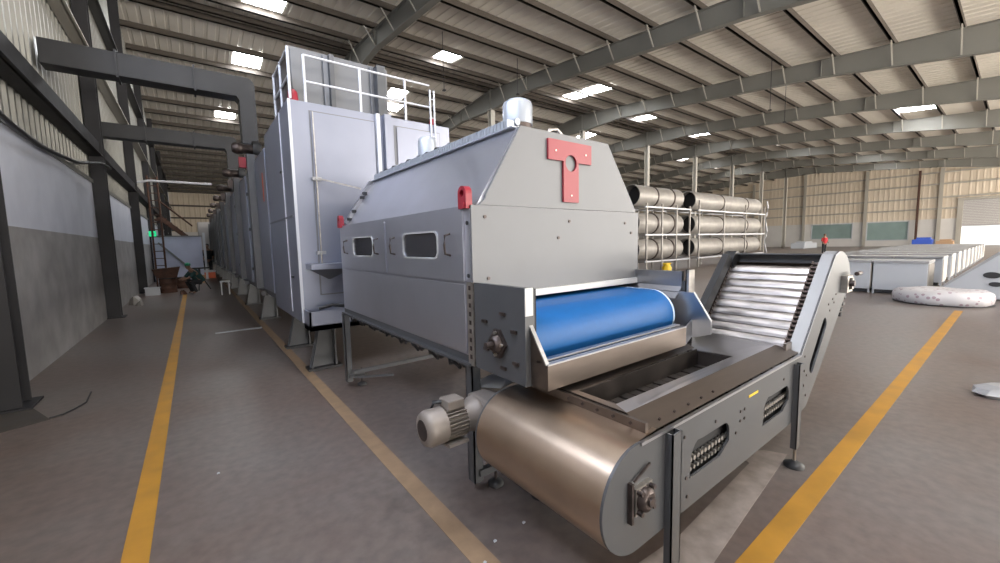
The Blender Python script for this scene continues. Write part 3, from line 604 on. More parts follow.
# take-up bearing on the incline
tb = MB().box(3.98, 4.14, 0.80, 0.84, 1.17, 1.19).box(3.98, 4.14, 0.80, 0.84, 1.06, 1.08).box(3.99, 4.03, 0.80, 0.84, 1.08, 1.17).box(4.08, 4.13, 0.79, 0.84, 1.08, 1.17).build('take_up_bearing', M['steel'], K)
MB().cyl((4.12, 0.775, 1.20), (4.24, 0.775, 1.20), 0.016, n=12).build('take_up_screw', M['steel_dark'], tb)
MB().cyl((4.06, 0.77, 1.13), (4.06, 0.84, 1.13), 0.024, n=14).build('shaft', M['steel_dark'], tb)
for x, z in ((4.17, 1.02), (4.13, 0.97), (4.09, 0.93), (4.07, 0.89)):
    MB().box(x-0.02, x+0.02, 0.845, 0.89, z-0.03, z+0.0).build('bracket', M['black'], K)
# internal chain and rollers seen through the slots
MB().box(1.35, 3.1, 0.88, 0.89, 0.34, 0.68).box(1.35, 3.1, 0.87, 1.6, 0.33, 0.34).build('dark_slot_backing', M['dark'], K)  # dark sheets put in to imitate shade behind the slots
ic = MB()
for i in range(46): ic.cyl((1.55+i*0.035, 0.857, 0.50-0.0*i), (1.55+i*0.035, 0.874, 0.50), 0.012, n=10)
ic.build('inner_chain', M['steel'], K); ic = MB()
for i in range(46): ic.cyl((1.55+i*0.035, 0.857, 0.455), (1.55+i*0.035, 0.874, 0.455), 0.010, n=10)
ic.build('inner_chain', M['steel'], K)
# flat slat belt seen in the hopper
fb = MB()
for i in range(23): fb.box(1.36+i*0.08, 1.36+i*0.08+0.066, 0.90, 1.58, 0.655+0.004*(i % 2), 0.667+0.004*(i % 2))
fb.build('flat_belt', M['inner_belt'], K)
MB().bar((3.18, 1.24, 0.335), (3.52, 1.24, 0.55), 0.77, 0.008).bar((3.52, 1.24, 0.55), (4.12, 1.24, 1.04), 0.77, 0.008).build('dark_underside_sheet', M['dark'], K)  # dark sheet added so the incline slot looks shaded inside
# inclined slats
P0 = Vector((3.19, 0, 0.60)); P1 = Vector((3.83, 0, 1.255)); n_ = 12; D = (P1-P0).normalized(); N_ = Vector((-D.z, 0, D.x))
L_ = (P1-P0).length
for i in range(n_):
    a = P0 + D*(L_*i/n_); pt = L_/n_
    prof = [(0.03, -0.004), (0.06, 0.010), (0.30, 0.019), (0.60, 0.022), (0.90, 0.018), (0.95, -0.004)]
    sl = MB(); vs = []
    for t_, hh in prof:
        p = a + D*(pt*t_) + N_*hh
        vs += [(p.x, 0.985, p.z), (p.x, 1.56, p.z)]
    sl.add(vs, [(2*k, 2*k+1, 2*k+3, 2*k+2) for k in range(len(prof)-1)]); sl.build('slat', M['slat'], K)
MB().bar(P0-D*0.1-N_*0.012+Vector((0, 1.27, 0)), P1-N_*0.012+Vector((0, 1.27, 0)), 0.60, 0.01).build('slat_bed', M['dark'], K)  # dark sheet imitating the shade in the gaps between slats
def chain_part(y, wd):
    m_ = MB(); k = 24
    for i in range(k):
        p = P0 + D*(L_*1.05*(i+0.2)/k) + N_*0.03 + Vector((0, y, 0)); q = D*0.014
        m_.bar(p-q-Vector((0, wd/2, 0)), p+q-Vector((0, wd/2, 0)), 0.010, 0.036).bar(p-q+Vector((0, wd/2, 0)), p+q+Vector((0, wd/2, 0)), 0.010, 0.036)
        m_.cyl((p.x, p.y-wd/2, p.z), (p.x, p.y+wd/2, p.z), 0.014, n=8)
    m_.bar(P0+Vector((0, y, 0))+N_*0.012, P1+Vector((0, y, 0))+N_*0.012, wd, 0.012)
    m_.build('drive_chain', M['chain'], K)
chain_part(0.955, 0.05); chain_part(1.578, 0.03)
MB().cyl((3.86, 0.93, 1.24), (3.86, 0.965, 1.24), 0.06, n=14).cyl((3.86, 0.96, 1.235), (3.86, 1.57, 1.235), 0.035, n=16).build('head_sprocket', M['chain'], K)
MB().box(3.91, 3.93, 0.852, 1.628, 1.25, 1.355).box(3.84, 3.93, 0.852, 1.628, 1.355, 1.365).build('top_cross_plate', M['frame_grey'], K)
MB().add([(3.84, 0.92, 1.29), (3.92, 0.92, 1.23), (3.92, 1.6, 1.23), (3.84, 1.6, 1.29)], [(0, 1, 2, 3)]).build('slat_return', M['stainless'], K)
# black seal strip along the far plate of the incline
MB().bar((3.16, 1.575, 0.76), (3.74, 1.575, 1.33), 0.05, 0.09).cyl((3.86, 1.545, 1.30), (3.86, 1.60, 1.30), 0.085, n=18).build('side_seal', M['black'], K)
# hopper collar of stainless sheet
def quad(m_, a, b, c, d, th=0.004):
    a, b, c, d = map(Vector, (a, b, c, d)); n = (b-a).cross(d-a).normalized()*th
    m_.add([a, b, c, d, a-n, b-n, c-n, d-n], [(0, 1, 2, 3), (7, 6, 5, 4), (0, 4, 5, 1), (1, 5, 6, 2), (2, 6, 7, 3), (3, 7, 4, 0)])
xo0, xo1, yo0, yo1 = 1.385, 3.04, 0.962, 1.60       # ridge
xi0, xi1, yi0, yi1 = 1.425, 2.60, 1.045, 1.268       # hole
zr, zo = 0.785, 0.735
hp = MB(); quad(hp, (1.385, 0.858, zo), (3.14, 0.858, zo), (xo1, yo0, zr), (xo0, yo0, zr)); hp.build('hopper_collar', M['stainless'], K)
hp = MB(); quad(hp, (xo0, yo0, zr), (xo1, yo0, zr), (xi1, yi0, 0.775), (xi0, yi0, 0.785)); hp.build('hopper_slope', M['stainless_bright'], K)
hp = MB(); quad(hp, (xo1, yo0, zr), (xo1, 1.52, 0.80), (xi1, yi1+0.04, 0.765), (xi1, yi0, 0.775)); hp.build('hopper_slope', M['stainless_bright'], K)
hp = MB(); quad(hp, (xo0, yo1, zr), (xo0, yo0, zr), (xi0, yi0, 0.785), (xi0, yo1, 0.785)); hp.build('hopper_slope', M['stainless'], K)
hp = MB(); quad(hp, (xi0, yi1, 0.780), (xi1+0.05, yi1+0.04, 0.768), (xi1+0.1, 1.40, 0.775), (xi0, 1.40, 0.785)); hp.build('hopper_slope', M['stainless'], K)
hp = MB(); hp.box(xi0, xi1, yi1, yi1+0.006, 0.60, 0.775).box(xi0-0.006, xi0, yi0, yi1, 0.60, 0.78).box(xi0, xi1, yi0-0.006, yi0, 0.60, 0.77).box(xi1, xi1+0.006, yi0, yi1+0.04, 0.60, 0.76); hp.build('hopper_inner_wall', M['inner_belt'], K)
MB().box(xo1+0.0, xo1+0.10, 0.90, 0.915, 0.70, 0.80).build('collar_end', M['stainless'], K)
MB().box(1.366, 1.384, 0.862, 1.60, 0.738, 0.778).build('hopper_end_strip', M['stainless'], K)
for k in range(5): MB().cyl((1.361, 0.93+k*0.085, 0.758), (1.366, 0.93+k*0.085, 0.758), 0.007, n=8).build('bolt', M['steel_dark'], K)
for k in range(5): MB().cyl((1.50+k*0.12, 0.885, 0.745), (1.50+k*0.12, 0.880, 0.755), 0.006, n=8).build('bolt', M['steel_dark'], K)
# legs
def cleg(x, y, zt, foot=True, yd=-1):
    l = MB().box(x, x+0.07, y, y+0.006, 0.13, zt).box(x, x+0.006, y, y-yd*(-0.034) if False else y+0.034, 0.13, zt).box(x+0.064, x+0.07, y, y+0.034, 0.13, zt).build('leg', M['frame_grey'], K)
    MB().cyl((x+0.035, y+0.017, 0.03), (x+0.035, y+0.017, 0.15), 0.009, n=10).build('levelling_rod', M['steel'], l)
    MB().lathe((x+0.035, y+0.017, 0), (x+0.035, y+0.017, 1), [(0, 0.058), (0.018, 0.058), (0.03, 0.035), (0.042, 0.012)], 20).build('foot_pad', M['black'], l)
    return l
cleg(1.475, 0.806, 0.715); cleg(2.99, 0.806, 0.69); cleg(1.50, 1.640, 0.69); cleg(2.99, 1.640, 0.69)
# gearmotor
mo = MB().lathe((1.12, 1.83, 0.545), (0, 1.83, 0.545), [(0, 0.068), (0.16, 0.068)], 28).build('gearmotor', M['motor'], K)
fn_ = MB()
for k in range(28):
    a = 2*PI*k/28; c0, s0 = math.cos(a), math.sin(a)
    fn_.bar((1.11, 1.83+0.078*c0, 0.545+0.078*s0), (0.975, 1.83+0.078*c0, 0.545+0.078*s0), 0.004, 0.024, (0, c0, s0))
fn_.build('cooling_fins', M['motor'], mo)
MB().lathe((0.985, 1.83, 0.545), (0, 1.83, 0.545), [(0, 0.094), (0.085, 0.096), (0.108, 0.085), (0.115, 0.055)], 28).build('fan_cowl', M['motor'], mo)
MB().cyl((0.872, 1.83, 0.545), (0.868, 1.83, 0.545), 0.055, n=20).build('cowl_grille', M['steel_dark'], mo)
MB().lathe((1.20, 1.83, 0.545), (0, 1.83, 0.545), [(0, 0.10), (0.018, 0.10), (0.03, 0.09), (0.09, 0.075)], 28).build('end_bell', M['motor'], mo)
MB().box(1.0, 1.10, 1.78, 1.88, 0.625, 0.675).build('terminal_box', M['motor'], mo, bevel=0.006)
MB().tube([(1.0, 1.86, 0.655), (0.96, 1.87, 0.66), (0.95, 1.88, 0.62), (0.98, 1.89, 0.58)], 0.012).build('motor_lead', M['black'], mo)
MB().box(0.98, 1.10, 1.745, 1.765, 0.445, 0.46).box(0.98, 1.10, 1.765, 1.90, 0.44, 0.45).build('motor_foot', M['motor'], mo)
MB().box(1.20, 1.36, 1.70, 1.92, 0.44, 0.64).build('gearbox', M['motor'], K, bevel=0.02)
MB().cyl((1.285, 1.60, 0.515), (1.285, 1.72, 0.515), 0.03, n=14).build('gearbox_shaft', M['steel'], K)
MB().add([(1.30, 1.72, 0.70), (1.30, 2.05, 0.62), (1.75, 2.05, 0.72), (1.75, 1.72, 0.76)], [(0, 1, 2, 3)]).add([(1.30, 1.72, 0.695), (1.30, 2.05, 0.615), (1.75, 2.05, 0.715), (1.75, 1.72, 0.755)], [(3, 2, 1, 0)]).build('return_guard', M['white_lip'], K)

# ------------------------------------------------------------------ oven tower and modules
OX0, OX1 = 0.955, 3.04
def pedestal(x, y, label, h_=0.60, mirror=False):
    pr = [(x, 0.03), (x+0.33, 0.03), (x+0.30, h_), (x+0.14, h_)]
    y -= 0.0
    o = MB().prism(pr, [], XZ, y-0.008, y+0.008).add([], []).bar((x+0.02, y, 0.03), (x+0.145, y, h_), 0.15, 0.014, (1, 0, 0)).box(x+0.29, x+0.304, y-0.075, y+0.075, 0.03, h_).box(x+0.12, x+0.32, y-0.08, y+0.08, h_-0.015, h_)
    o = o.build('support_pedestal', M['frame_grey']); rebase(o, (x+0.16, y, 0)); tag(o, label, 'pedestal', 'pedestals under the oven line')
    MB().box(x-0.03, x+0.36, y-0.10, y+0.10, 0.0, 0.03).build('rubber_foot', M['black'], o)
    return o
TW = thing('oven_tower', 'tall silver oven cabinet with white railing right behind the tunnel', 'machine', (2.0, 6.0, 0))
TY0, TY1 = 5.1, 6.95
MB().box(OX0, OX1, TY0, TY1, 0.62, 3.17).build('cabinet', M['oven'], TW, bevel=0.008)
MB().box(OX0+0.02, 1.55, TY0-0.30, TY0, 0.56, 0.62).box(OX0+0.02, 1.55, TY0-0.30, TY0-0.28, 0.56, 0.78).box(OX0+0.02, OX0+0.04, TY0-0.30, TY0, 0.56, 0.78).build('base_tray', M['oven'], TW)
MB().prism([(1.19, 0.95), (1.93, 0.95), (1.93, 3.06), (1.19, 3.06)], [], XZ, TY0-0.02, TY0-0.004).build('front_door', M['oven'], TW, bevel=0.004)
MB().prism([(1.172, 0.93), (1.945, 0.93), (1.945, 3.08), (1.172, 3.08)], [], XZ, TY0-0.004, TY0-0.001).build('door_seal', M['oven_dark'], TW)
MB().prism([(2.24, 0.95), (2.86, 0.95), (2.86, 3.05), (2.24, 3.05)], [], XZ, TY0-0.02, TY0-0.004).build('front_door', M['oven'], TW, bevel=0.004)
MB().prism([(2.20, 0.93), (2.88, 0.93), (2.88, 3.07), (2.20, 3.07)], [], XZ, TY0-0.004, TY0-0.001).build('door_seal', M['oven_dark'], TW)
MB().box(1.955, 2.0, TY0-0.05, TY0, 0.62, 3.17).build('corner_post', M['white_rail'], TW)
MB().box(2.05, 2.14, TY0-0.08, TY0, 0.62, 3.17).build('corner_post', M['oven'], TW)
MB().box(OX0, OX0+0.03, TY0-0.012, TY0, 0.62, 3.17).build('edge_trim', M['white_rail'], TW)
MB().cyl((1.205, TY0-0.035, 1.30), (1.205, TY0-0.035, 3.06), 0.008, n=8).build('latch_rod', M['steel'], TW)
for z in (2.30, 1.44): MB().box(1.155, 1.255, TY0-0.06, TY0-0.02, z-0.02, z+0.02).cyl((1.205, TY0-0.09, z), (1.205, TY0-0.02, z), 0.02, n=12).build('latch', M['stainless_bright'], TW)
MB().bar((1.21, TY0-0.08, 2.30), (1.62, TY0-0.32, 2.18), 0.018, 0.018).build('door_arm', M['steel'], TW)
MB().box(1.03, 1.60, TY0-0.28, TY0, 1.25, 1.315).build('shelf', M['oven'], TW, bevel=0.004)
MB().add([(1.06, TY0-0.25, 1.25), (1.5, TY0-0.25, 1.25), (1.5, TY0, 1.25), (1.06, TY0, 1.25), (1.27, TY0-0.02, 1.12), (1.30, TY0-0.02, 1.12)], [(0, 1, 5, 4), (0, 4, 3), (1, 2, 5)]).build('shelf_gusset', M['oven_dark'], TW)
MB().tube([(1.1, TY0-0.2, 0.80), (1.25, TY0-0.22, 0.83), (1.4, TY0-0.2, 0.80), (1.55, TY0-0.25, 0.82)], 0.02).build('floor_hose', M['black'], TW)
# aisle side: seams
for y in (5.62,): MB().box(OX0-0.012, OX0-0.001, y-0.012, y+0.012, 0.7, 3.15).build('seam_strip', M['white_rail'], TW)
MB().box(OX0-0.012, OX0-0.001, 5.2, 6.9, 1.865, 1.885).build('seam_strip', M['oven_dark'], TW)
for y, z in ((5.72, 2.45), (5.45, 1.15)): MB().box(OX0-0.02, OX0-0.001, y-0.06, y+0.02, z-0.012, z+0.012).build('side_latch', M['black'], TW)
# railing
R2 = MB()
for x in (1.16, 1.80, 2.40): R2.cyl((x, TY0+0.04, 3.17), (x, TY0+0.04, 3.70), 0.016, n=8)
for z in (3.41, 3.70): R2.cyl((1.16, TY0+0.04, z), (2.76, TY0+0.04, z), 0.014, n=8)
R2.build('front_railing', M['white_rail'], TW)
R3 = MB()
for y in (TY0-0.03, 5.55, 6.0): R3.cyl((OX0+0.03, y, 3.10 if y > 5.2 else 3.17), (OX0+0.03, y, 3.72), 0.016, n=8)
for z in (3.42, 3.70): R3.cyl((OX0+0.03, TY0-0.03, z), (OX0+0.03, 6.0, z), 0.014, n=8)
R3.build('side_railing', M['white_rail'], TW)
MB().box(OX0+0.045, OX0+0.05, TY0, 6.0, 3.18, 3.69).build('railing_mesh', M['steel_dark'], TW)
MB().lathe((1.03, TY0+0.06, 3.17), (1.03, TY0+0.06, 4), [(0, 0.06), (0.03, 0.055), (0.10, 0.05), (0.13, 0.02)], 14).build('beacon', M['red'], TW)
MB().lathe((2.80, TY0+0.06, 3.17), (2.80, TY0+0.06, 4), [(0, 0.04), (0.03, 0.04), (0.09, 0.035), (0.11, 0.015)], 14).build('beacon', M['red'], TW)
ld = MB()
for x in (2.74, 2.80): ld.cyl((x, TY0-0.02, 2.4), (x, TY0-0.02, 3.62), 0.013, n=8)
for k in range(5): ld.cyl((2.74, TY0-0.02, 2.5+k*0.25), (2.80, TY0-0.02, 2.5+k*0.25), 0.008, n=6)
ld.build('ladder', M['white_rail'], TW)
# raised plant housing standing on the oven roof
UP = thing('roof_plant_housing', 'grey panelled housing on top of the oven behind the railing', 'machine', (2.0, 6.5, 3.17))
MB().box(1.12, 2.40, 5.72, 6.9, 3.18, 4.02).build('housing', M['silver_front'], UP)
for x0, x1 in ((1.14, 1.50), (1.66, 2.12)): MB().box(x0, x1, 5.70, 5.72, 3.2, 3.98).build('panel', M['silver_front'], UP, bevel=0.004)
MB().box(1.52, 1.58, 5.68, 5.72, 3.18, 4.0).box(2.14, 2.16, 5.69, 5.72, 3.18, 4.0).build('dark_joint', M['oven_dark'], UP)
MB().box(1.585, 1.64, 5.62, 5.72, 3.18, 4.0).build('housing_post', M['frame_grey'], UP)
MB().box(2.20, 2.32, 5.58, 5.72, 3.18, 4.0).build('housing_post', M['frame_grey'], UP)

pedestal(1.03, 5.25, 'nearest pedestal, standing under the oven tower tray')
pedestal(1.02, 6.66, 'second pedestal from the front under the oven tower')
MY = [7.0 + 2.9*i for i in range(9)]
ordn = ['first', 'second', 'third', 'fourth', 'fifth', 'sixth', 'seventh', 'eighth', 'ninth']
def fan_unit(x, y, z, label):
    t = thing('fan_motor', label, 'motor', (x, y, z), 'fan motors on the oven line')
    MB().lathe((x-0.22, y, z+0.16), (x+1, y, z+0.16), [(0, 0.07), (0.05, 0.10), (0.16, 0.10), (0.16, 0.085), (0.34, 0.085)], 18).build('motor_body', M['steel_dark'], t)
    MB().lathe((x+0.10, y, z+0.16), (x+1, y, z+0.16), [(0, 0.15), (0.10, 0.16), (0.14, 0.12)], 18).build('fan_scroll', M['black'], t)
    MB().box(x-0.05, x+0.22, y-0.1, y+0.1, z, z+0.05).build('mount', M['steel_dark'], t)
    MB().box(x-0.14, x-0.01, y-0.14, y-0.04, z-0.20, z-0.02).build('gearbox', M['red'] if y < 11 else M['steel_dark'], t)
    return t
proto = None
for i, y0 in enumerate(MY):
    if proto is None:
        t = thing('oven_module', '', 'machine', (2.0, y0, 0), 'grey oven modules along the aisle')
        MB().box(OX0+0.10, OX1, y0+0.0, y0+2.9, 0.78, 3.10).build('chamber', M['oven'], t)
        MB().box(OX0, OX0+0.10, y0+0.08, y0+1.25, 0.80, 3.02).build('side_door', M['oven'], t, bevel=0.006)
        MB().box(OX0, OX0+0.10, y0+1.45, y0+2.62, 0.80, 3.02).build('side_door', M['oven'], t, bevel=0.006)
        MB().box(OX0-0.10, OX0+0.02, y0+1.27, y0+1.43, 0.80, 3.15).build('air_pipe', M['frame_grey'], t)
        MB().box(OX0+0.04, OX0+0.10, y0+2.66, y0+2.88, 0.79, 3.10).build('joint_cover', M['oven_dark'], t)
        for z in (1.1, 1.9, 2.6): MB().box(OX0-0.03, OX0+0.0, y0+2.50, y0+2.56, z-0.03, z+0.03).build('latch', M['black'], t)
        MB().lathe((OX0+0.10, y0+1.5, 0.69), (OX0-0.02, y0+1.3, 0.70), [(0, 0.045), (0.2, 0.045)], 14).build('drain_stub', M['stainless_bright'], t)
        MB().box(OX0+0.05, OX1, y0+0.05, y0+2.72, 0.69, 0.78).build('base_frame', M['oven_dark'], t)
        proto = t
    else:
        t = copy_tree(proto); t.location = (2.0, y0, 0)
    if i == 0: strip0 = t
    t['label'] = 'grey oven module, %s of the row beyond the tower' % ordn[i]
    pedestal(1.04, y0+2.83, 'pedestal under the far end of the %s oven module' % ordn[i], 0.775)
    if i < 7: fan_unit(0.90, y0+1.72, 3.16, 'dark fan motor on top of the %s oven module' % ordn[i])
MB().box(OX0-0.004, OX0-0.001, 7.35, 7.45, 2.25, 2.70).build('warning_strip', M['orange'], strip0)
o = MB().box(0.35, 1.5, 33.8, 36.5, 0, 3.4).build('control_cabinet', M['shutter']); rebase(o, (0.9, 35, 0)); tag(o, 'tall plain grey cabinet at the far end of the oven line', 'cabinet')
MB().box(0.42, 1.0, 33.77, 33.8, 0.2, 3.2).build('cabinet_door', M['shutter'], o)

# ------------------------------------------------------------------ aisle clutter
def person(name, label, joints, edges, radii, m, loc):
    me = bpy.data.meshes.new(name); me.from_pydata([Vector(j)-Vector(loc) for j in joints], edges, [])
    o = bpy.data.objects.new(name, me); C.objects.link(o); o.location = loc
    sk = o.modifiers.new('skin', 'SKIN'); lay = me.skin_vertices[0] if me.skin_vertices else None
    if lay is None:
        bpy.context.view_layer.objects.active = o
        lay = me.attributes and me.skin_vertices and me.skin_vertices[0]
    for i, r in enumerate(radii): lay.data[i].radius = (r, r)
    lay.data[0].use_root = True
    ss = o.modifiers.new('sub', 'SUBSURF'); ss.levels = 1; ss.render_levels = 2
    me.materials.append(m); tag(o, label, 'person'); return o
def blob(name, m, parent, p, rx, ry, rz):
    mb_ = MB(); n, k = 12, 8; vs = []
    for i in range(k+1):
        th = PI*i/k
        for j in range(n): vs.append((p[0]+rx*math.sin(th)*math.cos(2*PI*j/n), p[1]+ry*math.sin(th)*math.sin(2*PI*j/n), p[2]+rz*math.cos(th)))
    mb_.add(vs, [(i*n+j, i*n+(j+1) % n, (i+1)*n+(j+1) % n, (i+1)*n+j) for i in range(k) for j in range(n)], True)
    return mb_.build(name, m, parent)
def figure(label, x, y, H_, pose, m_body, m_leg, m_shirt, yaw_=0.0, hat=None):
    """body = one skinned surface; clothing and hair are children"""
    ca_, sa_ = math.cos(yaw_), math.sin(yaw_)
    def W(a, b_, c): return (x + ca_*a - sa_*b_, y + sa_*a + ca_*b_, c)
    s = H_/1.7
    if pose == 'stand':
        J = [(0, 0, .93), (0, 0, 1.15), (0, 0, 1.40), (0, .0, 1.50), (0, -.02, 1.60), (-.1, 0, .88), (-.11, -.01, .48), (-.12, .02, .09), (-.12, -.12, .04), (.1, 0, .88), (.11, .03, .48), (.13, .05, .09), (.13, -.09, .04),
             (-.19, 0, 1.38), (-.24, .02, 1.12), (-.20, -.14, .95), (-.19, -.20, .88), (.19, 0, 1.38), (.25, .02, 1.12), (.20, -.14, .98), (.16, -.22, .95)]
    else:   # crouching, bent forward (towards -x local)
        J = [(0.15, 0, .45), (0.02, 0, .66), (-.14, 0, .88), (-.20, 0, .97), (-.27, 0, 1.06), (.08, -.12, .44), (-.28, -.16, .50), (-.12, -.16, .08), (-.26, -.16, .04), (.08, .12, .44), (-.28, .16, .50), (-.12, .16, .08), (-.26, .16, .04),
             (-.13, -.19, .86), (-.30, -.22, .66), (-.50, -.14, .60), (-.58, -.12, .58), (-.13, .19, .86), (-.30, .22, .66), (-.50, .10, .60), (-.58, .08, .58)]
    J = [W(a*s, b_*s, c*s) for a, b_, c in J]
    E_ = [(0, 1), (1, 2), (2, 3), (3, 4), (0, 5), (5, 6), (6, 7), (7, 8), (0, 9), (9, 10), (10, 11), (11, 12), (2, 13), (13, 14), (14, 15), (15, 16), (2, 17), (17, 18), (18, 19), (19, 20)]
    Rr = [.14, .14, .15, .06, .09, .09, .06, .045, .035, .09, .06, .045, .035, .06, .045, .035, .035, .06, .045, .035, .035]
    o = person('person', label, J, E_, [r*s for r in Rr], m_body, W(0, 0, 0))
    hd = J[4]; blob('head', M['skin'], o, (hd[0], hd[1], hd[2]+0.03*s), .085*s, .095*s, .12*s)
    if hat: blob('cap', hat, o, (hd[0], hd[1], hd[2]+0.09*s), .10*s, .11*s, .08*s)
    else: blob('hair', M['black'], o, (hd[0]+0.01, hd[1]+0.015, hd[2]+0.08*s), .09*s, .095*s, .09*s)
    # trousers
    tr = MB()
    for a, b2, r in ((5, 6, .10), (6, 7, .075), (9, 10, .10), (10, 11, .075)): tr.cyl(J[a], J[b2], r*s, r*0.8*s, 12)
    tr.build('trousers', m_leg, o)
    sh = MB().cyl(J[0], J[2], .165*s, .19*s, 16); sh.cyl(J[13], J[14], .07*s, .06*s, 10).cyl(J[17], J[18], .07*s, .06*s, 10).build('shirt', m_shirt, o)
    return o
try:
    figure('crouching person in dark clothes and green cap in the aisle', 0.02, 17.6, 1.5, 'crouch', M['skin'], M['cloth_dark'], M['cloth_teal'], 0.4, M['cloth_green'])
    figure('dark-clothed person standing beside the white post at the aisle end', 0.60, 27.5, 1.8, 'stand', M['skin'], M['cloth_dark'], M['cloth_dark'], 0.2)
    figure('person in a red shirt standing in the far hall', 42.5, 10.2, 1.66, 'stand', M['skin'], M['cloth_dark'], M['cloth_red'], -0.6)
except Exception as ex:
    print('FIGURE ERR', ex)

o = MB().box(-1.52, 0.35, 24.9, 25.0, 0.0, 2.18).build('partition_board', M['blueboard']); rebase(o, (-0.6, 25, 0)); tag(o, 'blue-grey partition board across the aisle end', 'partition')
MB().box(-1.55, 0.38, 24.86, 25.04, 2.18, 2.23).build('top_rail', M['oven_dark'], o)
MB().bar((-1.3, 24.86, 1.9), (0.0, 24.86, 0.4), 0.05, 0.08).build('diagonal_brace', M['oven_dark'], o)
o = MB().box(0.42, 0.52, 25.6, 25.7, 0, 2.4).build('white_post', M['white']); rebase(o, (0.47, 25.65, 0)); tag(o, 'bright white post at the right of the blue-grey board', 'post')
o = MB().box(-1.56, -1.30, 24.2, 24.26, 2.18, 2.42).build('exit_sign', M['green_sign']); rebase(o, (-1.43, 24.2, 2.18)); tag(o, 'glowing green exit sign on the left wall column', 'sign')
MB().bar((-1.50, 24.19, 2.30), (-1.40, 24.19, 2.30), 0.01, 0.03).bar((-1.41, 24.19, 2.36), (-1.36, 24.19, 2.30), 0.01, 0.03).bar((-1.41, 24.19, 2.24), (-1.36, 24.19, 2.30), 0.01, 0.03).build('arrow', M['white'], o)
MB().box(-1.62, -1.54, 24.21, 24.25, 2.27, 2.33).build('sign_bracket', M['steel'], o)
# stair with handrails
st = thing('metal_stair', 'brown metal stair slanting down behind the blue-grey board', 'stair', (-0.7, 28, 0))
MB().box(0.0, 0.28, 27.6, 28.4, 1.90, 1.96).build('landing', M['rust'], st)
for y in (27.6, 28.4):
    MB().bar((-1.3, y, 3.3), (0.05, y, 1.95), 0.06, 0.22).build('stringer', M['rust'], st)
    MB().tube([(-1.3, y, 4.2), (0.05, y, 2.85)], 0.03).build('handrail', M['rust'], st)
for k in range(6): MB().box(-1.25+k*0.21, -1.25+k*0.21+0.24, 27.6, 28.4, 3.2-k*0.215, 3.23-k*0.215).build('tread', M['rust'], st)
for x, z in ((0.0, 2.0),): MB().box(x, x+0.08, 27.6, 27.68, 0, z).box(x, x+0.08, 28.3, 28.38, 0, z).build('stair_post', M['rust'], st)
MB().box(-1.5, -1.28, 27.6, 28.4, 3.1, 3.2).build('landing', M['rust'], st)
# ladder frames / rack by the wall
lf = MB()
for x in (-1.30, -0.98): lf.cyl((x, 22.0, 0), (x, 22.0, 4.6), 0.035, n=8)
for k in range(15): lf.cyl((-1.30, 22.0, 0.3+k*0.3), (-0.98, 22.0, 0.3+k*0.3), 0.018, n=6)
o = lf.build('wall_ladder', M['rust']); rebase(o, (-1.14, 22.0, 0)); tag(o, 'tall rusty ladder standing against the left wall columns', 'ladder')
# boxes, drums, rubble
o = MB().box(-1.40, -1.02, 17.9, 18.2, 0, 0.24).box(-1.42, -1.00, 17.88, 18.22, 0.24, 0.27).build('white_crate', M['white']); rebase(o, (-1.2, 18.05, 0)); tag(o, 'small white crate on the floor left of the drums', 'box')
def drum_(x, y, r, hh, label):
    o = MB().lathe((x, y, 0), (x, y, 1), [(0, r), (0.02, r), (hh*0.3, r), (hh*0.32, r*1.04), (hh*0.36, r), (hh*0.66, r), (hh*0.68, r*1.04), (hh*0.72, r), (hh, r)], 22).build('steel_drum', M['rust']); rebase(o, (x, y, 0)); tag(o, label, 'drum', 'rusty drums by the left wall')
    MB().lathe((x, y, hh), (x, y, 2), [(0, r*1.03), (0.03, r*1.03)], 22).build('drum_rim', M['black'], o)
drum_(-0.82, 18.8, 0.25, 0.50, 'rusty steel drum under the scrap tray'); drum_(-0.42, 20.5, 0.24, 0.42, 'smaller rusty drum behind the scrap tray')
o = MB().add([(-1.10, 18.55, 0.54), (-0.55, 18.55, 0.54), (-0.55, 19.05, 0.54), (-1.10, 19.05, 0.54), (-1.22, 18.5, 0.86), (-0.44, 18.5, 0.92), (-0.44, 19.1, 0.92), (-1.22, 19.1, 0.86)],
             [(3, 2, 1, 0), (0, 1, 5, 4), (1, 2, 6, 5), (2, 3, 7, 6), (3, 0, 4, 7), (4, 5, 6, 7)]).build('scrap_tray', M['rust']); rebase(o, (-0.82, 18.8, 0.54)); tag(o, 'brown scrap tray piled on top of the rusty drum', 'tray')
for k, (x, y, s_k, rz, lb) in enumerate(((-1.42, 15.3, 0.20, 0.3, 'larger broken concrete lump at the wall foot'), (-1.30, 14.9, 0.11, 0.8, 'smaller broken concrete lump in front of the larger one'), (-0.4, 17.5, 0.12, 0.1, 'small dark lump on the floor before the crouching person'))):
    vs = [(x+math.cos(rz+a)*s_k*(0.8+0.3*math.sin(3*a+k)), y+math.sin(rz+a)*s_k, 0) for a in [i*PI/3 for i in range(6)]] + [(x+math.cos(rz+a)*s_k*0.6, y+math.sin(rz+a)*s_k*0.6, s_k*(0.9+0.4*math.sin(2*a))) for a in [i*PI/3 for i in range(6)]]
    o = MB().add(vs, [(5, 4, 3, 2, 1, 0), (6, 7, 8, 9, 10, 11)] + [(i, (i+1) % 6, 6+(i+1) % 6, 6+i) for i in range(6)]).build('concrete_lump', M['pipe_metal'] if k < 2 else M['rust']); rebase(o, (x, y, 0)); tag(o, lb, 'lump')
ts = MB()
for a in (0.3, 2.4, 4.5): ts.cyl((0.12, 18.9, 0.62), (0.12+0.32*math.cos(a), 18.9+0.32*math.sin(a), 0.0), 0.02, n=8)
ts.cyl((0.12, 18.9, 0.58), (0.12, 18.9, 0.8), 0.035, n=10).cyl((-0.1, 18.9, 0.83), (0.45, 18.9, 0.83), 0.03, n=8)
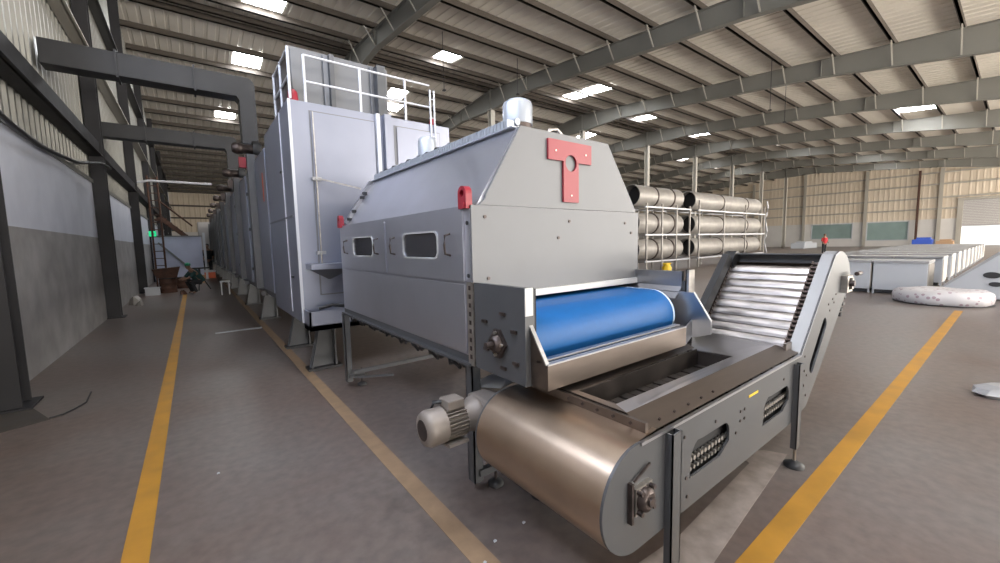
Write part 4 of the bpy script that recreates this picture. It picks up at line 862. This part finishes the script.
o = ts.build('tripod_stand', M['black']); rebase(o, (0.12, 18.9, 0)); tag(o, 'small dark tripod stand beside the crouching person', 'stand')
o = MB().box(0.15, 0.85, 26.4, 26.9, 0, 0.32).build('orange_crate', M['orange']); rebase(o, (0.5, 26.65, 0)); tag(o, 'orange-red crate lying at the end of the oven line', 'box')
MB().box(0.13, 0.87, 26.38, 26.92, 0.32, 0.42).build('crate_lid', M['white'], o)
o = MB().box(0.62, 0.90, 16.2, 16.5, 0.42, 0.46).box(0.64, 0.67, 16.2, 16.5, 0, 0.42).box(0.85, 0.88, 16.2, 16.5, 0, 0.42).build('white_stool', M['white']); rebase(o, (0.76, 16.35, 0)); tag(o, 'small white-topped stool by the oven pedestals', 'stool')
o = MB().box(-0.1, 0.35, 23.0, 23.5, 0, 0.35).build('carton', M['carton']); rebase(o, (0.1, 23.2, 0)); tag(o, 'low brown carton at the foot of the partition', 'carton')

# ------------------------------------------------------------------ tube racks in the hall
def rack(x0, x1, y, label, group, ntube, net):
    t = thing('tube_rack', label, 'rack', ((x0+x1)/2, y, 0))
    posts = [x0+0.1 + (x1-x0-0.2)*k/3 for k in range(4)]
    for x in posts:
        for yy in (y-0.65, y+0.65): MB().box(x-0.035, x+0.035, yy-0.035, yy+0.035, 0, 3.55 if net else 3.2).build('post', M['pipe_metal'], t)
    for z in (0.50, 1.75, 3.03):
        for yy in (y-0.65, y+0.65): MB().box(x0, x1, yy-0.03, yy+0.03, z-0.035, z+0.035).build('beam', M['white_rail'], t)
        for x in posts: MB().box(x-0.03, x+0.03, y-0.62, y+0.62, z-0.05, z+0.02).build('cross_bar', M['pipe_metal'], t)
    if net:
        nb = MB(); zz = [3.9, 3.5, 3.0, 2.75, 2.3, 1.9, 1.6, 1.3, 0.9, 0.5]
        pts = [(x1+0.25+0.22*math.sin(k*1.55), y-0.66, z) for k, z in enumerate(zz)]
        nb.tube(pts, 0.05, 6).tube([(p[0], y+0.66, p[2]) for p in pts], 0.05, 6)
        nb.build('end_netting', M['white_rail'], t)
    return t
def tube_(x0, x1, y, z, r, label, group):
    t = thing('steel_tube', label, 'tube', ((x0+x1)/2, y, z-r), group)
    tb_ = MB(); n = 28
    for ra, fl_ in ((r, False), (r-0.03, True)):
        vs = []
        for x in (x0, x1):
            for k in range(n): vs.append((x, y+ra*math.cos(2*PI*k/n), z+ra*math.sin(2*PI*k/n)))
        tb_.add(vs, [((i, (i+1) % n, n+(i+1) % n, n+i) if not fl_ else (n+i, n+(i+1) % n, (i+1) % n, i)) for i in range(n)], True)
    for x in (x0, x1):
        vs = [(x, y+r*math.cos(2*PI*k/n), z+r*math.sin(2*PI*k/n)) for k in range(n)] + [(x, y+(r-0.03)*math.cos(2*PI*k/n), z+(r-0.03)*math.sin(2*PI*k/n)) for k in range(n)]
        tb_.add(vs, [(i, (i+1) % n, n+(i+1) % n, n+i) for i in range(n)])
    tb_.build('tube_shell', M['pipe_metal'], t)
    L = x1-x0
    for f in (0.38, 0.76):
        MB().lathe((x0+L*f, y, z), (x1+1, y, z), [(0, r+0.005), (0.01, r+0.03), (0.10, r+0.03), (0.11, r+0.005)], 28).build('band', M['steel_dark'], t)
    MB().cyl((x0+0.5, y, z), (x0+0.55, y, z), r-0.035, n=24).build('dark_bore_disc', M['dark'], t)  # dark disc imitating the shade inside the open tube
    return t
RY = 11.2
rack(21.4, 30.4, RY, 'steel rack holding three long tubes, right of the hood', None, 3, True)
rack(16.5, 20.6, RY, 'steel rack of tubes partly hidden behind the grey hood', None, 3, False)
for z, nm in ((3.59, 'top'), (2.31, 'middle'), (1.06, 'bottom')):
    tube_(21.4, 30.2, RY, z, 0.50, 'long dull steel tube, %s one of the right-hand rack' % nm, 'tubes on the racks')
    tube_(16.3, 20.2, RY, z, 0.50, 'long dull steel tube, %s one of the left-hand rack' % nm, 'tubes on the racks')
o = MB().lathe((17.6, 10.1, 0), (17.6, 10.1, 1), [(0, 0.20), (0.22, 0.22), (0.32, 0.14), (0.36, 0.14)], 14).box(17.4, 17.8, 10.0, 10.2, 0.35, 0.42).build('yellow_bin', M['plastic']); rebase(o, (17.6, 10.1, 0)); tag(o, 'small bright yellow bin in front of the tube racks', 'bin')

# ------------------------------------------------------------------ white cabinets
CW = None
rows = [14.0, 16.9, 19.2, 21.3, 23.3, 25.3, 27.4, 29.5, 31.6, 33.7, 36.0]
rown = ['front', 'second', 'third', 'fourth', 'fifth', 'sixth', 'seventh', 'eighth', 'ninth', 'tenth', 'eleventh']
coln = ['right-hand', 'middle', 'left-hand']
def cabinet():
    t = thing('white_cabinet', '', 'cabinet', (14.0, 1.32, 0), 'white cabinets in the hall')
    MB().box(14.0, 15.0, 1.34, 2.32, 0.10, 0.79).build('body', M['white'], t, bevel=0.01)
    MB().box(13.96, 15.04, 1.32, 2.335, 0.79, 0.85).build('worktop', M['cab_grey'], t, bevel=0.006)
    MB().box(14.02, 14.98, 1.322, 1.34, 0.14, 0.77).build('end_panel', M['cab_end'], t)
    MB().box(14.05, 14.95, 1.40, 2.28, 0.02, 0.10).build('plinth', M['black'], t)
    for x in (14.03, 14.93):
        for y in (1.34, 2.28): MB().box(x, x+0.04, y, y+0.04, 0, 0.10).build('leg', M['white'], t)
    return t
for i, rx in enumerate(rows):
    for j in range(3):
        if CW is None: CW = cabinet(); t = CW
        else: t = copy_tree(CW)
        t.location = (rx, 1.32+j*1.03, 0); t['label'] = 'white low cabinet, %s one in the %s row' % (coln[j], rown[i])
# wrapped round bundle on the floor
o = MB(); prof = [(0, 0.68), (0.04, 0.74), (0.15, 0.76), (0.24, 0.74), (0.29, 0.66), (0.30, 0.40), (0.285, 0.1)]
mb = MB(); n = 36; vs = []
for t_, r in prof:
    for k in range(n): a = 2*PI*k/n; rr = r*(1+0.025*math.sin(5*a)+0.015*math.sin(11*a)); vs.append((12.85+rr*0.95*math.cos(a), 1.0+rr*1.0*math.sin(a), t_+0.01*math.sin(4*a)*(t_ > 0.1)))
mb.add(vs, [(i*n+k, i*n+(k+1) % n, (i+1)*n+(k+1) % n, (i+1)*n+k) for i in range(len(prof)-1) for k in range(n)], True); mb.add(vs, [tuple(range(n-1, -1, -1)), tuple(range((len(prof)-1)*n, len(prof)*n))])
o = mb.build('wrapped_bundle', M['wrap']); rebase(o, (12.85, 1.0, 0)); tag(o, 'flat round bundle in printed white wrap at the yellow line end', 'bundle')
MB().lathe((12.85, 1.0, 0.0), (12.85, 1.0, 1), [(0.0, 0.70), (0.012, 0.755), (0.02, 0.74)], 36).build('bundle_base', M['black'], o)
# white machine at the right picture edge
wm = thing('white_machine', 'white slant-sided machine with dark oval openings at the right picture edge', 'machine', (14.6, -0.4, 0))
MB().prism([(1.02, 0.05), (1.09, 0.25), (0.28, 1.04), (-1.2, 1.04), (-1.2, 0.05)], [], YZ, 13.95, 16.6).build('body', M['white'], wm, bevel=0.02)
MB().bar((13.94, 1.09, 0.25), (13.94, 0.28, 1.04), 0.03, 0.04).build('edge_rim', M['cab_grey'], wm)
for z, yy, ra in ((0.56, 0.36, 0.10), (0.36, 0.30, 0.075)):
    MB().prism([(yy+ra*math.cos(2*PI*k/20)*1.3, z+ra*0.7*math.sin(2*PI*k/20)) for k in range(20)], [], YZ, 13.93, 13.951).build('port', M['black'], wm)
for y in (-1.1, 0.3): MB().box(14.2, 14.3, y, y+0.08, 0, 0.06).box(16.4, 16.5, y, y+0.08, 0, 0.06).build('foot', M['black'], wm)
# clear bag at the right edge
mb = MB(); vs = []; n = 14
for t_, r in ((0, 0.16), (0.03, 0.20), (0.07, 0.17), (0.10, 0.09)):
    for k in range(n): a = 2*PI*k/n; rr = r*(1+0.18*math.sin(3*a+t_*20)+0.1*math.sin(7*a)); vs.append((5.80+rr*math.cos(a), 0.02+rr*math.sin(a), t_))
mb.add(vs, [(i*n+k, i*n+(k+1) % n, (i+1)*n+(k+1) % n, (i+1)*n+k) for i in range(3) for k in range(n)]); mb.add(vs, [tuple(range(n-1, -1, -1)), tuple(range(3*n, 4*n))])
o = mb.build('plastic_bag', M['cab_grey']); rebase(o, (5.75, 0, 0)); tag(o, 'crumpled pale plastic bag on the floor at the right edge', 'bag')
# small things near the far wall
for (x, y, sx, sy, sz, m_, lb) in ((60, 24.5, 3.0, 2.0, 1.1, 'carton', 'brown cartons stacked low by the far columns'), (64, 17.5, 5.0, 1.5, 0.7, 'white', 'long white crate behind the person in red'), (66, 6.9, 1.4, 1.6, 0.9, 'blue_tarp', 'blue tarp covered heap near the far roller door'),
                                   (66, 5.2, 1.2, 1.3, 0.7, 'carton', 'tan box left of the far roller door'), (55, 21, 2, 1.6, 1.3, 'carton', 'tall brown carton stack right of the tube rack')):
    o = MB().box(x-sx/2, x+sx/2, y-sy/2, y+sy/2, 0, sz).box(x-sx*0.35, x+sx*0.2, y-sy*0.4, y+sy*0.3, sz, sz+sz*0.25).build('stacked_boxes' if m_ == 'carton' else ('white_crate' if m_ == 'white' else 'tarp_heap'), M[m_], bevel=0.03); rebase(o, (x, y, 0)); tag(o, lb, 'boxes' if m_ != 'blue_tarp' else 'heap')
# litter specks
for k, (x, y, lb) in enumerate(((1.10, 1.53, 'white chip on the floor beside the tan line'), (0.98, 1.45, 'white chip nearest the picture bottom by the tan line'), (1.30, 1.54, 'tiny white chip right of the tan line end'), (0.02, 3.2, 'white chip on the aisle floor right of the yellow line'))):
    o = MB().prism([(x-0.008, y-0.006), (x+0.009, y-0.004), (x+0.006, y+0.008), (x-0.006, y+0.006)], [], XY, 0.0, 0.006).build('floor_chip', M['white']); rebase(o, (x, y, 0)); tag(o, lb, 'litter')
